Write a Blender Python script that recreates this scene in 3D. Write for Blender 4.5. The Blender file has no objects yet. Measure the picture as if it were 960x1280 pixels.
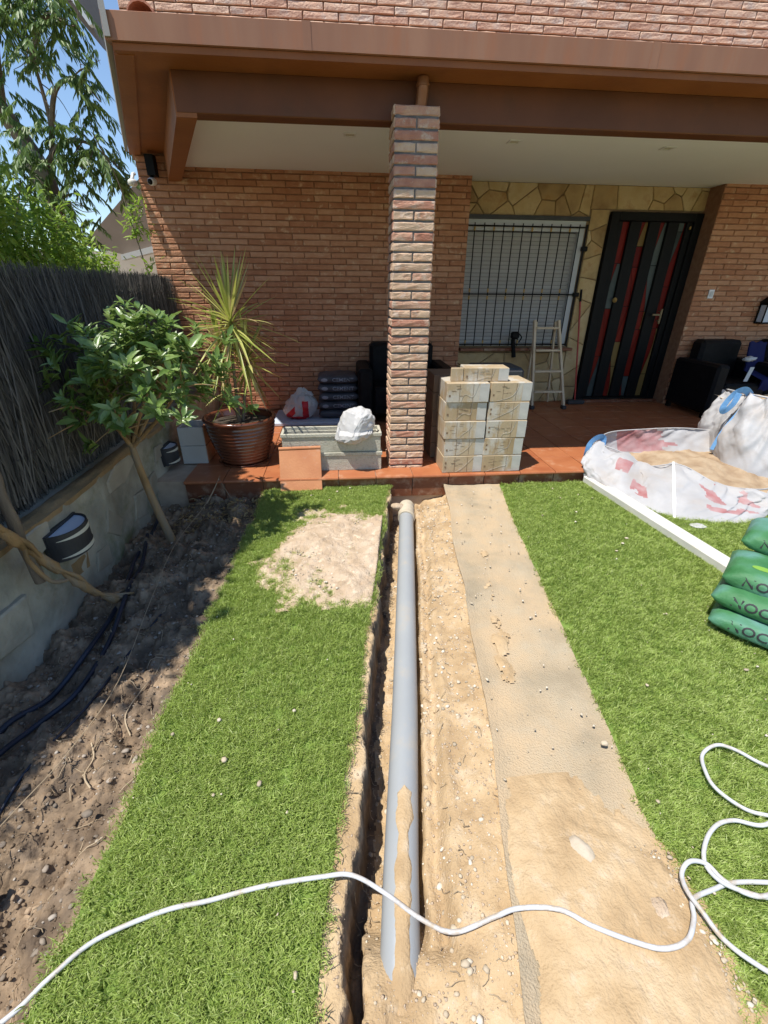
import bpy, math, random
import numpy as np
from mathutils import Vector, Matrix, noise as mnoise
from mathutils.bvhtree import BVHTree
random.seed(7); np.random.seed(7); rng = np.random.default_rng(7)
S = bpy.context.scene; COL = S.collection; R = math.radians

# ---------------------------------------------------------------- camera
CAMH = 1.42
p, yw, rl = R(27), R(5.555), R(.474)
fw = Vector((math.sin(yw)*math.cos(p), math.cos(yw)*math.cos(p), -math.sin(p)))
rt = Vector((math.cos(yw), -math.sin(yw), 0)); up = rt.cross(fw)
rt, up = rt*math.cos(rl)+up*math.sin(rl), -rt*math.sin(rl)+up*math.cos(rl)
cd = bpy.data.cameras.new('camera'); cam = bpy.data.objects.new('camera', cd); COL.objects.link(cam)
cd.sensor_fit = 'VERTICAL'; cd.sensor_height = 24; cd.sensor_width = 18; cd.lens = 550/1280*24
cd.clip_start = .02; cd.clip_end = 2000
M4 = Matrix((rt, up, -fw)).transposed().to_4x4(); M4.translation = (0, 0, CAMH); cam.matrix_world = M4
S.camera = cam
# ---------------------------------------------------------------- light
SUNV = Vector((.34, .22, -1.0))
elev = math.atan2(1, math.hypot(.34, .22)); azim = math.atan2(-.34, -.22)
w = bpy.data.worlds.new('World'); S.world = w; w.use_nodes = True
nt = w.node_tree; nt.nodes.clear()
sk = nt.nodes.new('ShaderNodeTexSky'); sk.sky_type = 'NISHITA'; sk.sun_disc = False
sk.sun_elevation = elev; sk.sun_rotation = azim; sk.air_density = 1.0; sk.dust_density = 0; sk.ozone_density = 3.0
bg = nt.nodes.new('ShaderNodeBackground'); bg.inputs[1].default_value = .14
wo = nt.nodes.new('ShaderNodeOutputWorld'); nt.links.new(sk.outputs[0], bg.inputs[0]); nt.links.new(bg.outputs[0], wo.inputs[0])
sd = bpy.data.lights.new('sun', 'SUN'); sd.energy = 5.0; sd.angle = R(.53); sd.color = (1, .955, .88)
so = bpy.data.objects.new('sun', sd); COL.objects.link(so); so.rotation_euler = SUNV.to_track_quat('-Z', 'Y').to_euler()
S.view_settings.view_transform = 'Standard'; S.view_settings.look = 'None'
S.view_settings.exposure = .33; S.view_settings.gamma = 1

# ---------------------------------------------------------------- helpers
def tag(o, label=None, cat=None, group=None, kind=None):
    if label: o['label'] = label
    if cat: o['category'] = cat
    if group: o['group'] = group
    if kind: o['kind'] = kind
    return o
def empty(name, loc, label, cat, group=None, rz=0):
    o = bpy.data.objects.new(name, None); COL.objects.link(o); o.empty_display_size = .1
    o.location = loc; o.rotation_euler = (0, 0, rz)
    return tag(o, label, cat, group)
def mesh(name, V, F, mats=None, smooth=False, mi=None):
    me = bpy.data.meshes.new(name); me.from_pydata([tuple(v) for v in V], [], [tuple(f) for f in F])
    if mats is not None:
        for m in (mats if isinstance(mats, (list, tuple)) else [mats]): me.materials.append(m)
    if mi is not None: me.polygons.foreach_set('material_index', list(mi))
    if smooth: me.polygons.foreach_set('use_smooth', [True]*len(me.polygons))
    me.update(); return me
def link(name, me, parent=None, loc=None, world=True):
    o = bpy.data.objects.new(name, me); COL.objects.link(o)
    if parent is not None:
        o.parent = parent
        if world:   # vertices are in world space: cancel the parent's transform
            q = parent; Mx = Matrix.Identity(4); ch = []
            while q is not None: ch.append(q.matrix_basis.copy()); q = q.parent
            for m in reversed(ch): Mx = Mx @ m
            o.matrix_basis = Mx.inverted()
    if loc is not None: o.location = loc
    return o
class MB:
    def __init__(s): s.V = []; s.F = []; s.mi = []; s.cur = 0
    def add(s, V, F):
        n = len(s.V); s.V += [tuple(v) for v in V]; s.F += [tuple(i+n for i in f) for f in F]; s.mi += [s.cur]*len(F); return s
    def box(s, x0, x1, y0, y1, z0, z1, ch=0, T=None):
        if ch <= 0:
            V = [(x, y, z) for z in (z0, z1) for y in (y0, y1) for x in (x0, x1)]
            F = [(0,2,3,1),(4,5,7,6),(0,1,5,4),(2,6,7,3),(0,4,6,2),(1,3,7,5)]
        else:
            c = min(ch, (x1-x0)*.45, (y1-y0)*.45, (z1-z0)*.45); V = []; F = []; idx = {}
            for sx in (0, 1):
                for sy in (0, 1):
                    for sz in (0, 1):
                        for a in range(3):
                            d = [c if a != 0 else 0, c if a != 1 else 0, c if a != 2 else 0]
                            V.append(((x1-d[0]) if sx else (x0+d[0]), (y1-d[1]) if sy else (y0+d[1]), (z1-d[2]) if sz else (z0+d[2])))
                            idx[(sx, sy, sz, a)] = len(V)-1
            cy = ((0,0),(1,0),(1,1),(0,1))
            for a in range(3):
                for sv in (0, 1):
                    f = []
                    for u, v in cy:
                        k = [u, v]; k.insert(a, sv); f.append(idx[(k[0], k[1], k[2], a)])
                    if (sv == 0) ^ (a == 1): f.reverse()
                    F.append(f)
            for a in range(3):   # edges parallel to axis a
                b, c2 = [q for q in range(3) if q != a]
                for u in (0, 1):
                    for v in (0, 1):
                        def key(e, ax):
                            k = [0, 0, 0]; k[a] = e; k[b] = u; k[c2] = v; return idx[(k[0], k[1], k[2], ax)]
                        F.append([key(0, b), key(1, b), key(1, c2), key(0, c2)])
            for sx in (0, 1):
                for sy in (0, 1):
                    for sz in (0, 1): F.append([idx[(sx, sy, sz, a)] for a in range(3)])
        if T is not None: V = [T @ Vector(v) for v in V]
        return s.add(V, F)
    def prism(s, poly, a, b, axis='z'):
        n = len(poly); V = []
        for h in (a, b):
            for u, v in poly: V.append({'z': (u, v, h), 'y': (u, h, v), 'x': (h, u, v)}[axis])
        F = [tuple(range(n))[::-1], tuple(range(n, 2*n))] + [(i, (i+1) % n, (i+1) % n+n, i+n) for i in range(n)]
        return s.add(V, F)
    def tube(s, pts, r, n=8, cap=True):
        P = [Vector(q) for q in pts]; m = len(P); rr = r if hasattr(r, '__len__') else [r]*m
        V = []; F = []; nrm = None
        for i, q in enumerate(P):
            t = (P[min(i+1, m-1)]-P[max(i-1, 0)]).normalized()
            if nrm is None: nrm = t.orthogonal().normalized()
            else:
                nrm = nrm-t*nrm.dot(t)
                nrm = nrm.normalized() if nrm.length > 1e-6 else t.orthogonal().normalized()
            b = t.cross(nrm)
            for k in range(n):
                a = 2*math.pi*k/n; V.append(q+(nrm*math.cos(a)+b*math.sin(a))*rr[i])
        for i in range(m-1):
            for k in range(n): F.append((i*n+k, i*n+(k+1) % n, (i+1)*n+(k+1) % n, (i+1)*n+k))
        if cap: F.append(tuple(range(n))[::-1]); F.append(tuple(range((m-1)*n, m*n)))
        return s.add(V, F)
    def lathe(s, prof, c, n=32, a0=0, a1=2*math.pi):
        full = abs(a1-a0-2*math.pi) < 1e-4; k = n if full else n+1; V = []; F = []
        for r, z in prof:
            for i in range(k):
                a = a0+(a1-a0)*i/n; V.append((c[0]+r*math.cos(a), c[1]+r*math.sin(a), c[2]+z))
        for j in range(len(prof)-1):
            for i in range(n):
                i2 = (i+1) % k; F.append((j*k+i, j*k+i2, (j+1)*k+i2, (j+1)*k+i))
        return s.add(V, F)
    def grid(s, G):
        h = len(G); wd = len(G[0]); V = [q for r_ in G for q in r_]
        F = [(j*wd+i, j*wd+i+1, (j+1)*wd+i+1, (j+1)*wd+i) for j in range(h-1) for i in range(wd-1)]
        return s.add(V, F)
    def build(s, name, mats, parent=None, smooth=False, world=True):
        return link(name, mesh(name, s.V, s.F, mats, smooth, s.mi if max(s.mi, default=0) > 0 else None), parent, world=world)
def fixn(o):
    import bmesh
    b = bmesh.new(); b.from_mesh(o.data); bmesh.ops.recalc_face_normals(b, faces=b.faces); b.to_mesh(o.data); b.free(); return o
def sharp(o, ang=35):
    o.data.polygons.foreach_set('use_smooth', [True]*len(o.data.polygons))
    o.data.set_sharp_from_angle(angle=R(ang)); return o
def spline(P, k=8):
    P = [Vector(q) for q in P]; out = []
    for i in range(len(P)-1):
        a, b, c, d = P[max(i-1, 0)], P[i], P[i+1], P[min(i+2, len(P)-1)]
        for j in range(k):
            t = j/k; out.append(.5*((2*b)+(c-a)*t+(2*a-5*b+4*c-d)*t*t+(-a+3*b-3*c+d)*t**3))
    return out+[P[-1]]
def jit(a): return random.uniform(-a, a)
def vnoise(x, y, seed=0):
    xi = np.floor(x).astype(np.int64); yi = np.floor(y).astype(np.int64); fx = x-xi; fy = y-yi
    fx = fx*fx*(3-2*fx); fy = fy*fy*(3-2*fy)
    def h(a, b):
        n = (a*374761393+b*668265263+seed*1442695041) & 0xffffffff
        n = ((n ^ (n >> 13))*1274126177) & 0xffffffff; n = n ^ (n >> 16)
        return (n & 0xffff)/65535.
    return (h(xi, yi)*(1-fx)+h(xi+1, yi)*fx)*(1-fy)+(h(xi, yi+1)*(1-fx)+h(xi+1, yi+1)*fx)*fy-.5
def fbm(x, y, sc, oc=4, seed=0, g=.5):
    t = 0; a = 1.
    for o in range(oc): t = t+a*vnoise(x*sc*2**o, y*sc*2**o, seed+o*17); a *= g
    return t
def sst(a, b, x): t = np.clip((x-a)/(b-a), 0, 1); return t*t*(3-2*t)

# ---------------------------------------------------------------- materials
MATS = {}
def mat(name, cols, scale=8, rough=.8, bump=.0, bscale=60, rand=0, metal=0, spec=.4, detail=6, dirt=None, dscale=3, dth=(.5, .62), transl=None, mapsc=None, sheen=0, coat=0, rmix=None, world=False):
    """cols: 1-3 colours mixed by noise; rand: share of the mix taken from a per-piece random value"""
    m = bpy.data.materials.new(name); m.use_nodes = True; n = m.node_tree.nodes; L = m.node_tree.links
    b = n['Principled BSDF']; b.inputs['Roughness'].default_value = rough; b.inputs['Metallic'].default_value = metal
    b.inputs['Specular IOR Level'].default_value = spec
    if coat: b.inputs['Coat Weight'].default_value = coat; b.inputs['Coat Roughness'].default_value = .12
    tc = n.new('ShaderNodeTexCoord'); co = tc.outputs['Object']
    if world: co = n.new('ShaderNodeNewGeometry').outputs['Position']
    if mapsc:
        mp = n.new('ShaderNodeMapping'); mp.inputs['Scale'].default_value = mapsc; L.new(co, mp.inputs[0]); co = mp.outputs[0]
    if rand:
        oi = n.new('ShaderNodeObjectInfo'); ge = n.new('ShaderNodeNewGeometry')
        ad = n.new('ShaderNodeMath'); ad.operation = 'ADD'; L.new(oi.outputs['Random'], ad.inputs[0]); L.new(ge.outputs['Random Per Island'], ad.inputs[1])
        fr = n.new('ShaderNodeMath'); fr.operation = 'FRACT'; L.new(ad.outputs[0], fr.inputs[0])
        va = n.new('ShaderNodeVectorMath'); va.operation = 'ADD'; L.new(co, va.inputs[0])
        cx = n.new('ShaderNodeVectorMath'); cx.operation = 'SCALE'; cx.inputs[0].default_value = (17, 31, 13); L.new(fr.outputs[0], cx.inputs['Scale'])
        L.new(cx.outputs[0], va.inputs[1]); co = va.outputs[0]
    nz = n.new('ShaderNodeTexNoise'); nz.inputs['Scale'].default_value = scale; nz.inputs['Detail'].default_value = detail; L.new(co, nz.inputs['Vector'])
    fac = nz.outputs['Fac']
    st = n.new('ShaderNodeMapRange'); st.inputs[1].default_value = .3; st.inputs[2].default_value = .7; L.new(fac, st.inputs[0]); fac = st.outputs[0]
    if rand:
        mx = n.new('ShaderNodeMix'); mx.data_type = 'FLOAT'; mx.inputs[0].default_value = rand
        L.new(fac, mx.inputs[2]); L.new(fr.outputs[0], mx.inputs[3]); fac = mx.outputs[0]
    if len(cols) > 1:
        cr = n.new('ShaderNodeValToRGB'); e = cr.color_ramp.elements
        while len(e) < len(cols): e.new(.5)
        for i, c in enumerate(cols): e[i].position = .08+.84*i/(len(cols)-1); e[i].color = (*c, 1)
        L.new(fac, cr.inputs[0]); out = cr.outputs[0]
    else:
        rg = n.new('ShaderNodeRGB'); rg.outputs[0].default_value = (*cols[0], 1); out = rg.outputs[0]
    if dirt:
        nd = n.new('ShaderNodeTexNoise'); nd.inputs['Scale'].default_value = dscale; nd.inputs['Detail'].default_value = 9; nd.inputs['Roughness'].default_value = .65; L.new(co, nd.inputs['Vector'])
        mr = n.new('ShaderNodeMapRange'); mr.inputs[1].default_value = dth[0]; mr.inputs[2].default_value = dth[1]; L.new(nd.outputs['Fac'], mr.inputs[0])
        mc = n.new('ShaderNodeMix'); mc.data_type = 'RGBA'; L.new(mr.outputs[0], mc.inputs[0]); L.new(out, mc.inputs[6]); mc.inputs[7].default_value = (*dirt, 1); out = mc.outputs[2]
    L.new(out, b.inputs['Base Color'])
    if rmix:
        rr = n.new('ShaderNodeMapRange'); rr.inputs[3].default_value = rmix[0]; rr.inputs[4].default_value = rmix[1]; L.new(nz.outputs['Fac'], rr.inputs[0]); L.new(rr.outputs[0], b.inputs['Roughness'])
    if bump:
        nb = n.new('ShaderNodeTexNoise'); nb.inputs['Scale'].default_value = bscale; nb.inputs['Detail'].default_value = 5; L.new(co, nb.inputs['Vector'])
        bp = n.new('ShaderNodeBump'); bp.inputs['Strength'].default_value = bump; bp.inputs['Distance'].default_value = .01; L.new(nb.outputs['Fac'], bp.inputs['Height']); L.new(bp.outputs[0], b.inputs['Normal'])
    if transl:
        tr = n.new('ShaderNodeBsdfTranslucent'); ms = n.new('ShaderNodeMixShader'); ms.inputs[0].default_value = transl
        hs = n.new('ShaderNodeHueSaturation'); hs.inputs['Value'].default_value = 1.5; hs.inputs['Hue'].default_value = .49; L.new(out, hs.inputs['Color']); L.new(hs.outputs[0], tr.inputs[0])
        L.new(b.outputs[0], ms.inputs[1]); L.new(tr.outputs[0], ms.inputs[2]); L.new(ms.outputs[0], n['Material Output'].inputs[0])
    MATS[name] = m; return m
m_brick = mat('wall_brick', [(.36,.155,.08), (.45,.215,.115), (.52,.285,.17)], 14, .85, .5, 90, rand=.62, dirt=(.60,.42,.27), dscale=10, dth=(.56,.72))
m_brickc = mat('column_brick', [(.40,.17,.11), (.51,.26,.175), (.57,.37,.25)], 12, .85, .7, 110, rand=.5, dirt=(.6,.47,.36), dscale=14, dth=(.52,.66))
m_brickb = mat('buff_column_brick', [(.56,.35,.225), (.62,.44,.30), (.50,.27,.17)], 14, .85, .7, 110, rand=.4, dirt=(.66,.50,.39), dscale=16, dth=(.52,.66))
m_bricku = mat('upper_brick', [(.52,.30,.21), (.64,.41,.29), (.70,.52,.39)], 12, .85, .7, 60, rand=.5, dirt=(.6,.48,.4), dscale=9, dth=(.52,.66))
m_mortar = mat('mortar', [(.22,.11,.06), (.28,.15,.085)], 20, .95, .6, 80)
m_mortarc = mat('grey_mortar', [(.11,.10,.095), (.19,.175,.16)], 20, .95, .6, 80)
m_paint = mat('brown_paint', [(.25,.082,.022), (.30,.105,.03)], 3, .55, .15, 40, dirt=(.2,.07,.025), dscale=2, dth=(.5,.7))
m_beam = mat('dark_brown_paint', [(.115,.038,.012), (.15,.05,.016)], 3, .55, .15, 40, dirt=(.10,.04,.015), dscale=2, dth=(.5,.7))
m_gutter = mat('gutter_metal', [(.27,.125,.07), (.33,.165,.095)], 3, .45, .06, 30, dirt=(.33,.13,.06), dscale=4, dth=(.5,.7), mapsc=(2, 2, .3))
m_ceil = mat('white_ceiling', [(.85,.87,.90), (.87,.89,.92)], 2, .9, .08, 60)
m_tile = mat('terracotta_tile', [(.32,.095,.038), (.40,.145,.06), (.36,.118,.05)], 5, .35, .12, 40, rand=.45, dirt=(.50,.27,.16), dscale=7, dth=(.56,.75), rmix=(.3,.55))
m_grout = mat('tile_grout', [(.42,.33,.25), (.5,.4,.3)], 15, .95)
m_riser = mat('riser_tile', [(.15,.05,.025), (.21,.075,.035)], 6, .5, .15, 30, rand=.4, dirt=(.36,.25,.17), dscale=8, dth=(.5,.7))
m_stone = mat('yellow_flagstone', [(.24,.145,.06), (.46,.33,.155), (.56,.46,.28)], 5, .75, .6, 25, rand=.55, dirt=(.36,.21,.08), dscale=5, dth=(.52,.68))
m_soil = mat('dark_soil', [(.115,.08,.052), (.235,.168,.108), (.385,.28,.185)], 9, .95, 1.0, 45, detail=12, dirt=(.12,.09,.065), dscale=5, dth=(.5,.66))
m_sand = mat('sandy_earth', [(.385,.265,.145), (.47,.335,.19), (.54,.405,.25)], 7, .95, .6, 130, detail=12, dirt=(.55,.44,.31), dscale=14, dth=(.55,.7))
m_sandp = mat('pink_sand', [(.43,.32,.215), (.51,.39,.275), (.57,.455,.335)], 12, .95, 1.0, 120, detail=12, dirt=(.68,.56,.42), dscale=20, dth=(.55,.68))
m_sandd = mat('damp_sand', [(.30,.205,.125), (.38,.275,.175), (.44,.335,.225)], 9, .95, .8, 110, detail=12)
m_peb = mat('pebble', [(.34,.28,.2), (.52,.43,.31), (.66,.6,.5)], 10, .8, .3, 60, rand=.75)
m_tan = mat('tan_stone', [(.46,.385,.29), (.54,.46,.36)], 14, .85, .5, 60, dirt=(.5,.42,.31), dscale=10)
m_pebd = mat('grey_pebble', [(.16,.13,.10), (.28,.23,.18), (.45,.4,.34)], 10, .85, .3, 60, rand=.75)
m_felt = mat('turf_backing', [(.34,.275,.185), (.41,.335,.23), (.46,.39,.28)], 5, .95, .8, 160, dirt=(.51,.38,.235), dscale=2.6, dth=(.38,.60), detail=10)
m_turfb = mat('turf_mat', [(.12,.19,.035), (.17,.25,.05)], 12, .95)
m_blade = mat('turf_blade', [(.25,.35,.07), (.37,.475,.12), (.58,.63,.29)], 1.6, .5, 0, rand=.45, spec=.3, transl=.3, world=True)
m_pipe = mat('grey_pvc', [(.30,.315,.325), (.34,.355,.36)], 3, .42, .05, 80, dirt=(.42,.36,.28), dscale=6, dth=(.55,.8))
m_socket = mat('beige_socket', [(.45,.39,.29), (.55,.48,.37)], 12, .8, .3, 60)
m_white = mat('white_plastic', [(.78,.79,.8)], 3, .35, 0)
m_hose = mat('white_hose', [(.50,.51,.53), (.58,.58,.59)], 20, .42, 0, dirt=(.42,.34,.25), dscale=14, dth=(.50,.66))
m_profile = mat('white_profile', [(.56,.55,.51), (.64,.62,.58)], 6, .6, .1, 60, dirt=(.6,.53,.42), dscale=7, dth=(.57,.7))
m_leafd = mat('glossy_leaf', [(.09,.16,.03), (.16,.255,.06), (.29,.39,.14)], 6, .27, .1, 60, rand=.7, spec=.6, transl=.25)
m_leafb = mat('bright_leaf', [(.10,.19,.025), (.19,.31,.04), (.33,.44,.08)], 3, .4, 0, rand=.65, transl=.4)
m_leaft = mat('tree_leaf', [(.06,.11,.03), (.10,.175,.045), (.19,.28,.07)], 3, .45, 0, rand=.65, transl=.3)
m_drac = mat('yellow_striped_leaf', [(.20,.27,.05), (.40,.42,.10), (.56,.54,.20)], 5, .4, 0, rand=.6, transl=.25)
m_dry = mat('dry_leaf', [(.36,.25,.11), (.48,.37,.19)], 5, .7, 0, rand=.6, transl=.2)
m_bark = mat('pale_bark', [(.20,.125,.055), (.32,.20,.09), (.25,.2,.14)], 12, .85, .9, 50, mapsc=(1, 1, .35))
m_barkg = mat('grey_bark', [(.13,.10,.07), (.24,.19,.14)], 10, .9, .9, 40, mapsc=(1, 1, .3))
m_twig = mat('brushwood', [(.05,.046,.041), (.095,.086,.076), (.19,.17,.145)], 20, .9, 0, rand=.8)
m_root = mat('dry_root', [(.25,.18,.11), (.5,.4,.27)], 20, .9, 0, rand=.7)
m_wallc = mat('stained_render', [(.23,.215,.17), (.34,.32,.255), (.44,.41,.33)], 4, .95, .7, 30, detail=12, dirt=(.16,.17,.09), dscale=2.4, dth=(.5,.66))
m_slab = mat('pale_stone_slab', [(.27,.24,.18), (.44,.40,.32)], 6, .85, .5, 40, rand=.5)
m_coping = mat('ochre_coping', [(.22,.15,.075), (.33,.22,.11)], 10, .9, .6, 40)
m_black = mat('black_metal', [(.008,.008,.008)], 5, .5, 0, spec=.12)
m_dkgrey = mat('charcoal_plastic', [(.03,.031,.034), (.045,.046,.05)], 8, .5, .1, 40)
m_lampw = mat('lamp_band', [(.62,.6,.5)], 5, .5)
m_lampg = mat('lamp_glass', [(.55,.62,.72)], 5, .15)
m_brass = mat('brass', [(.5,.34,.12)], 5, .5, 0, metal=.3)
m_dbrass = mat('old_brass', [(.2,.15,.08)], 5, .5, 0, metal=.3)
m_frame = mat('white_window_frame', [(.55,.57,.58)], 5, .4)
m_shut = mat('roller_shutter', [(.36,.35,.33), (.41,.40,.38)], 2, .5, 0, rand=.5)
m_copper = mat('copper_pipe', [(.26,.11,.05), (.34,.16,.075)], 6, .35, .05, 40, metal=.35)
m_pot = mat('glazed_pot', [(.11,.035,.018), (.17,.055,.028)], 6, .22, .05, 40, spec=.6, coat=.4, dirt=(.3,.16,.1), dscale=6, dth=(.6,.8))
m_potsoil = mat('potting_soil', [(.035,.025,.018), (.09,.07,.05)], 25, .95, 1, 60)
m_joint = mat('ochre_joint', [(.20,.14,.075), (.28,.2,.12)], 15, .95)
m_conc = mat('exposed_concrete', [(.40,.385,.31), (.52,.50,.41), (.46,.44,.35)], 60, .9, .8, 140, dirt=(.33,.31,.24), dscale=5, dth=(.55,.75))
m_grbox = mat('grey_planter', [(.46,.46,.44), (.53,.53,.51)], 5, .7, .15, 60)
m_terra = mat('terracotta', [(.43,.17,.075), (.50,.22,.10)], 5, .7, .2, 60, dirt=(.5,.3,.2), dscale=6, dth=(.57,.75))
m_bagw = mat('white_plastic_bag', [(.50,.495,.49), (.57,.565,.56)], 6, .45, .2, 40, dirt=(.55,.5,.42), dscale=6, dth=(.6,.75), transl=.1)
m_bagr = mat('red_print', [(.5,.02,.03)], 5, .5)
m_cem = mat('cement_bag', [(.045,.046,.055), (.08,.082,.095)], 6, .5, .3, 30)
m_cemt = mat('bag_lettering', [(.28,.29,.33)], 5, .6)
m_styro = mat('polystyrene', [(.5,.55,.65)], 5, .8, .2, 100)
m_sofa = mat('black_leather', [(.006,.006,.007), (.010,.010,.011)], 20, .5, .3, 60, spec=.15)
m_blue = mat('blue_fabric', [(.008,.012,.08)], 10, .9)
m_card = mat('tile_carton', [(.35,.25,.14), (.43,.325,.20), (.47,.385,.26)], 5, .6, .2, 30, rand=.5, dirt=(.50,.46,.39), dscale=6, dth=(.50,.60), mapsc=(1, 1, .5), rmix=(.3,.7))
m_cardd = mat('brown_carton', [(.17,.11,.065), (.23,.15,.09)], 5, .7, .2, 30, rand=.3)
m_film = mat('stretch_film', [(.40,.385,.35), (.52,.50,.46)], 9, .35)
m_ink = mat('dark_ink', [(.03,.03,.035)], 5, .7)
m_wood = mat('ladder_wood', [(.55,.43,.28), (.64,.52,.36)], 10, .6, .2, 60, mapsc=(1, 1, .2))
m_red = mat('red_handle', [(.35,.03,.02)], 5, .4)
m_fibc = mat('woven_bag', [(.40,.395,.40), (.47,.465,.47)], 5, .6, .35, 18, dirt=(.42,.38,.35), dscale=3, dth=(.5,.7), transl=.08)
m_fibcp = mat('faded_red_print', [(.37,.15,.15), (.44,.29,.29)], 9, .6, .35, 18, transl=.08)
m_strap = mat('blue_webbing', [(.14,.33,.62), (.2,.42,.7)], 30, .7, .4, 200)
m_green = mat('green_sack', [(.022,.12,.03), (.055,.19,.075), (.12,.27,.23)], 5.5, .62, .8, 22, rand=.25, detail=2)
m_greenl = mat('lime_print', [(.20,.38,.06)], 5, .5)
m_gred = mat('red_stained_glass', [(.11,.006,.004), (.19,.014,.007)], 5, .4, .2, 20, rand=.5, spec=.12)
m_ggrey = mat('grey_stained_glass', [(.03,.042,.04), (.09,.11,.105)], 4, .4, .2, 20, rand=.6, spec=.15)
m_gamb = mat('amber_stained_glass', [(.2,.13,.045)], 5, .4, .2, 20, spec=.12)
m_nroof = mat('grey_awning', [(.17,.135,.105), (.21,.165,.13)], 3, .8)
m_nwall = mat('neighbour_render', [(.5,.45,.38), (.56,.5,.43)], 3, .9)
m_darkhose = mat('irrigation_pipe', [(.014,.018,.03), (.03,.038,.06)], 8, .4, 0, dirt=(.12,.10,.08), dscale=9, dth=(.6,.75))
m_far = mat('earth', [(.2,.17,.1), (.26,.22,.14)], .5, .95)
m_clay = mat('clay_roof_tile', [(.36,.12,.07), (.46,.2,.13)], 6, .8, .3, 40)

# ---------------------------------------------------------------- SETTING: ground
YT = [.38,.70,.88,1.25,1.39,2.2,2.97,3.5]; XT = [-.12,-.09,-.05,.01,.03,.17,.28,.37]        # right edge of the left turf strip
YL = [.42,.70,.88,1.26,2.08,3.27]; XL = [-.05,-.018,.01,.048,.17,.36]                        # trench lip
YP = [.2,.48,.70,1.27,2.24,2.84,3.3]; XP = [.075,.10,.13,.22,.36,.445,.51]                   # pipe axis
YTL = [.45,.78,1.36,1.69,2.48,3.49]; XTL = [-.77,-.76,-.74,-.72,-.69,-.65]               # left edge of that strip
YFL = [-.5,.34,.61,.94,1.33,2.68,3.46]; XFL = [.24,.37,.43,.49,.56,.75,.86]
YFR = [-.5,.33,.53,.77,.99,1.53,2.53,3.43]; XFR = [.78,.87,.92,.935,.98,1.06,1.2,1.35]
I = np.interp
def ex(y, Y, X):
    y = np.asarray(y, float); v = I(y, Y, X); v = np.where(y < Y[0], X[0]+(y-Y[0])*.14, v); return np.where(y > Y[-1], X[-1]+(y-Y[-1])*.14, v)
G = -.10
def ground_z(x, y):
    x = np.asarray(x, float); y = np.asarray(y, float)
    n1 = fbm(x, y, 6, 5, 1, .55); n2 = fbm(x, y, 30, 4, 5, .6); wob = fbm(x*.6, y, 7, 4, 9)*.035+fbm(x, y, 40, 3, 66)*.012
    xl = ex(y, YL, XL)+wob; xp = ex(y, YP, XP); xf = ex(y, YFL, XFL); xtl = ex(y, YTL, XTL)
    z = np.full(x.shape, G-.028)
    # left bed
    bed = sst(0, .14, xtl-x)
    z = z-bed*(.055+.05*sst(.35, .8, xtl-x))+bed*(n1*.10+n2*.035+np.abs(fbm(x, y, 14, 3, 71))*.03)
    z = z-bed*.07*np.exp(-(((x+1.02)/.13)**2+((y-.62)/.2)**2))-bed*.05*np.exp(-(((x+1.25)/.2)**2+((y-.95)/.12)**2))
    # ledge between turf and trench
    z = np.where((x > xl-.12) & (x < xl), G-.014+n1*.012+n2*.006, z)
    # trench
    fl = -.335+n1*.03+n2*.012
    raise_ = sst(.66, .46, y)
    fl = fl+raise_*sst(.045, .075, x-xl)*(.18)
    fl = fl-.06*sst(3.0, 3.25, y)
    wall_l = sst(0, .022, x-xl)
    z = np.where(x >= xl, (G-.014)*(1-wall_l)+fl*wall_l, z)
    rr = x-(xp+.062+wob*.4)
    bank = sst(0, .022, rr)
    bz = -.185+.065*sst(.0, 1, rr/np.maximum(xf-xp-.06, .05))+n1*.016+n2*.012
    bz = bz+.02*np.exp(-((rr-.10)/.03)**2)-.02*np.exp(-((rr-.06)/.02)**2)
    bz = np.maximum(bz, fl)
    bz = bz-.10*sst(3.1, 3.3, y)*sst(.36, .24, rr)
    z = np.where(rr > 0, z*(1-bank)+bz*bank, z)
    z = np.where(raise_*(x-xl-.05) > 0, np.maximum(z, -.16*raise_-.30*(1-raise_)+n1*.02+n2*.012), z)
    z = np.where(x > xf+.03, G-.035+n1*.012, z)
    return z
nx, ny = 400, 400
gx = np.linspace(-1.62, 1.35, nx); gy = np.linspace(-.25, 3.56, ny)
GX, GY = np.meshgrid(gx, gy); GZ = ground_z(GX, GY)
V = np.stack([GX.ravel(), GY.ravel(), GZ.ravel()], 1)
jj, ii = np.meshgrid(np.arange(ny-1), np.arange(nx-1), indexing='ij'); a = (jj*nx+ii).ravel()
F = np.stack([a, a+1, a+nx+1, a+nx], 1)
cx = GX.ravel()[a]; cy_ = GY.ravel()[a]
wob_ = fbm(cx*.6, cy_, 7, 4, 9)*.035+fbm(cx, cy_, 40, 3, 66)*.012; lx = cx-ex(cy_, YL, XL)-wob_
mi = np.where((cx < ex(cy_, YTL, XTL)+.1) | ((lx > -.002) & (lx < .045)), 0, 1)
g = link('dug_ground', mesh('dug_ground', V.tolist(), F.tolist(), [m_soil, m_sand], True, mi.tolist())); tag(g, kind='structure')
mb = MB(); mb.box(-400, 400, -400, 400, -.9, -.45); tag(mb.build('ground', m_far), kind='structure')
mb = MB(); mb.box(1.345, 7, -2, 3.5, -.40, -.125); mb.box(-1.62, 1.345, -2, -.25, -.40, -.125); tag(mb.build('garden_soil', m_soil), kind='structure')

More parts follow.
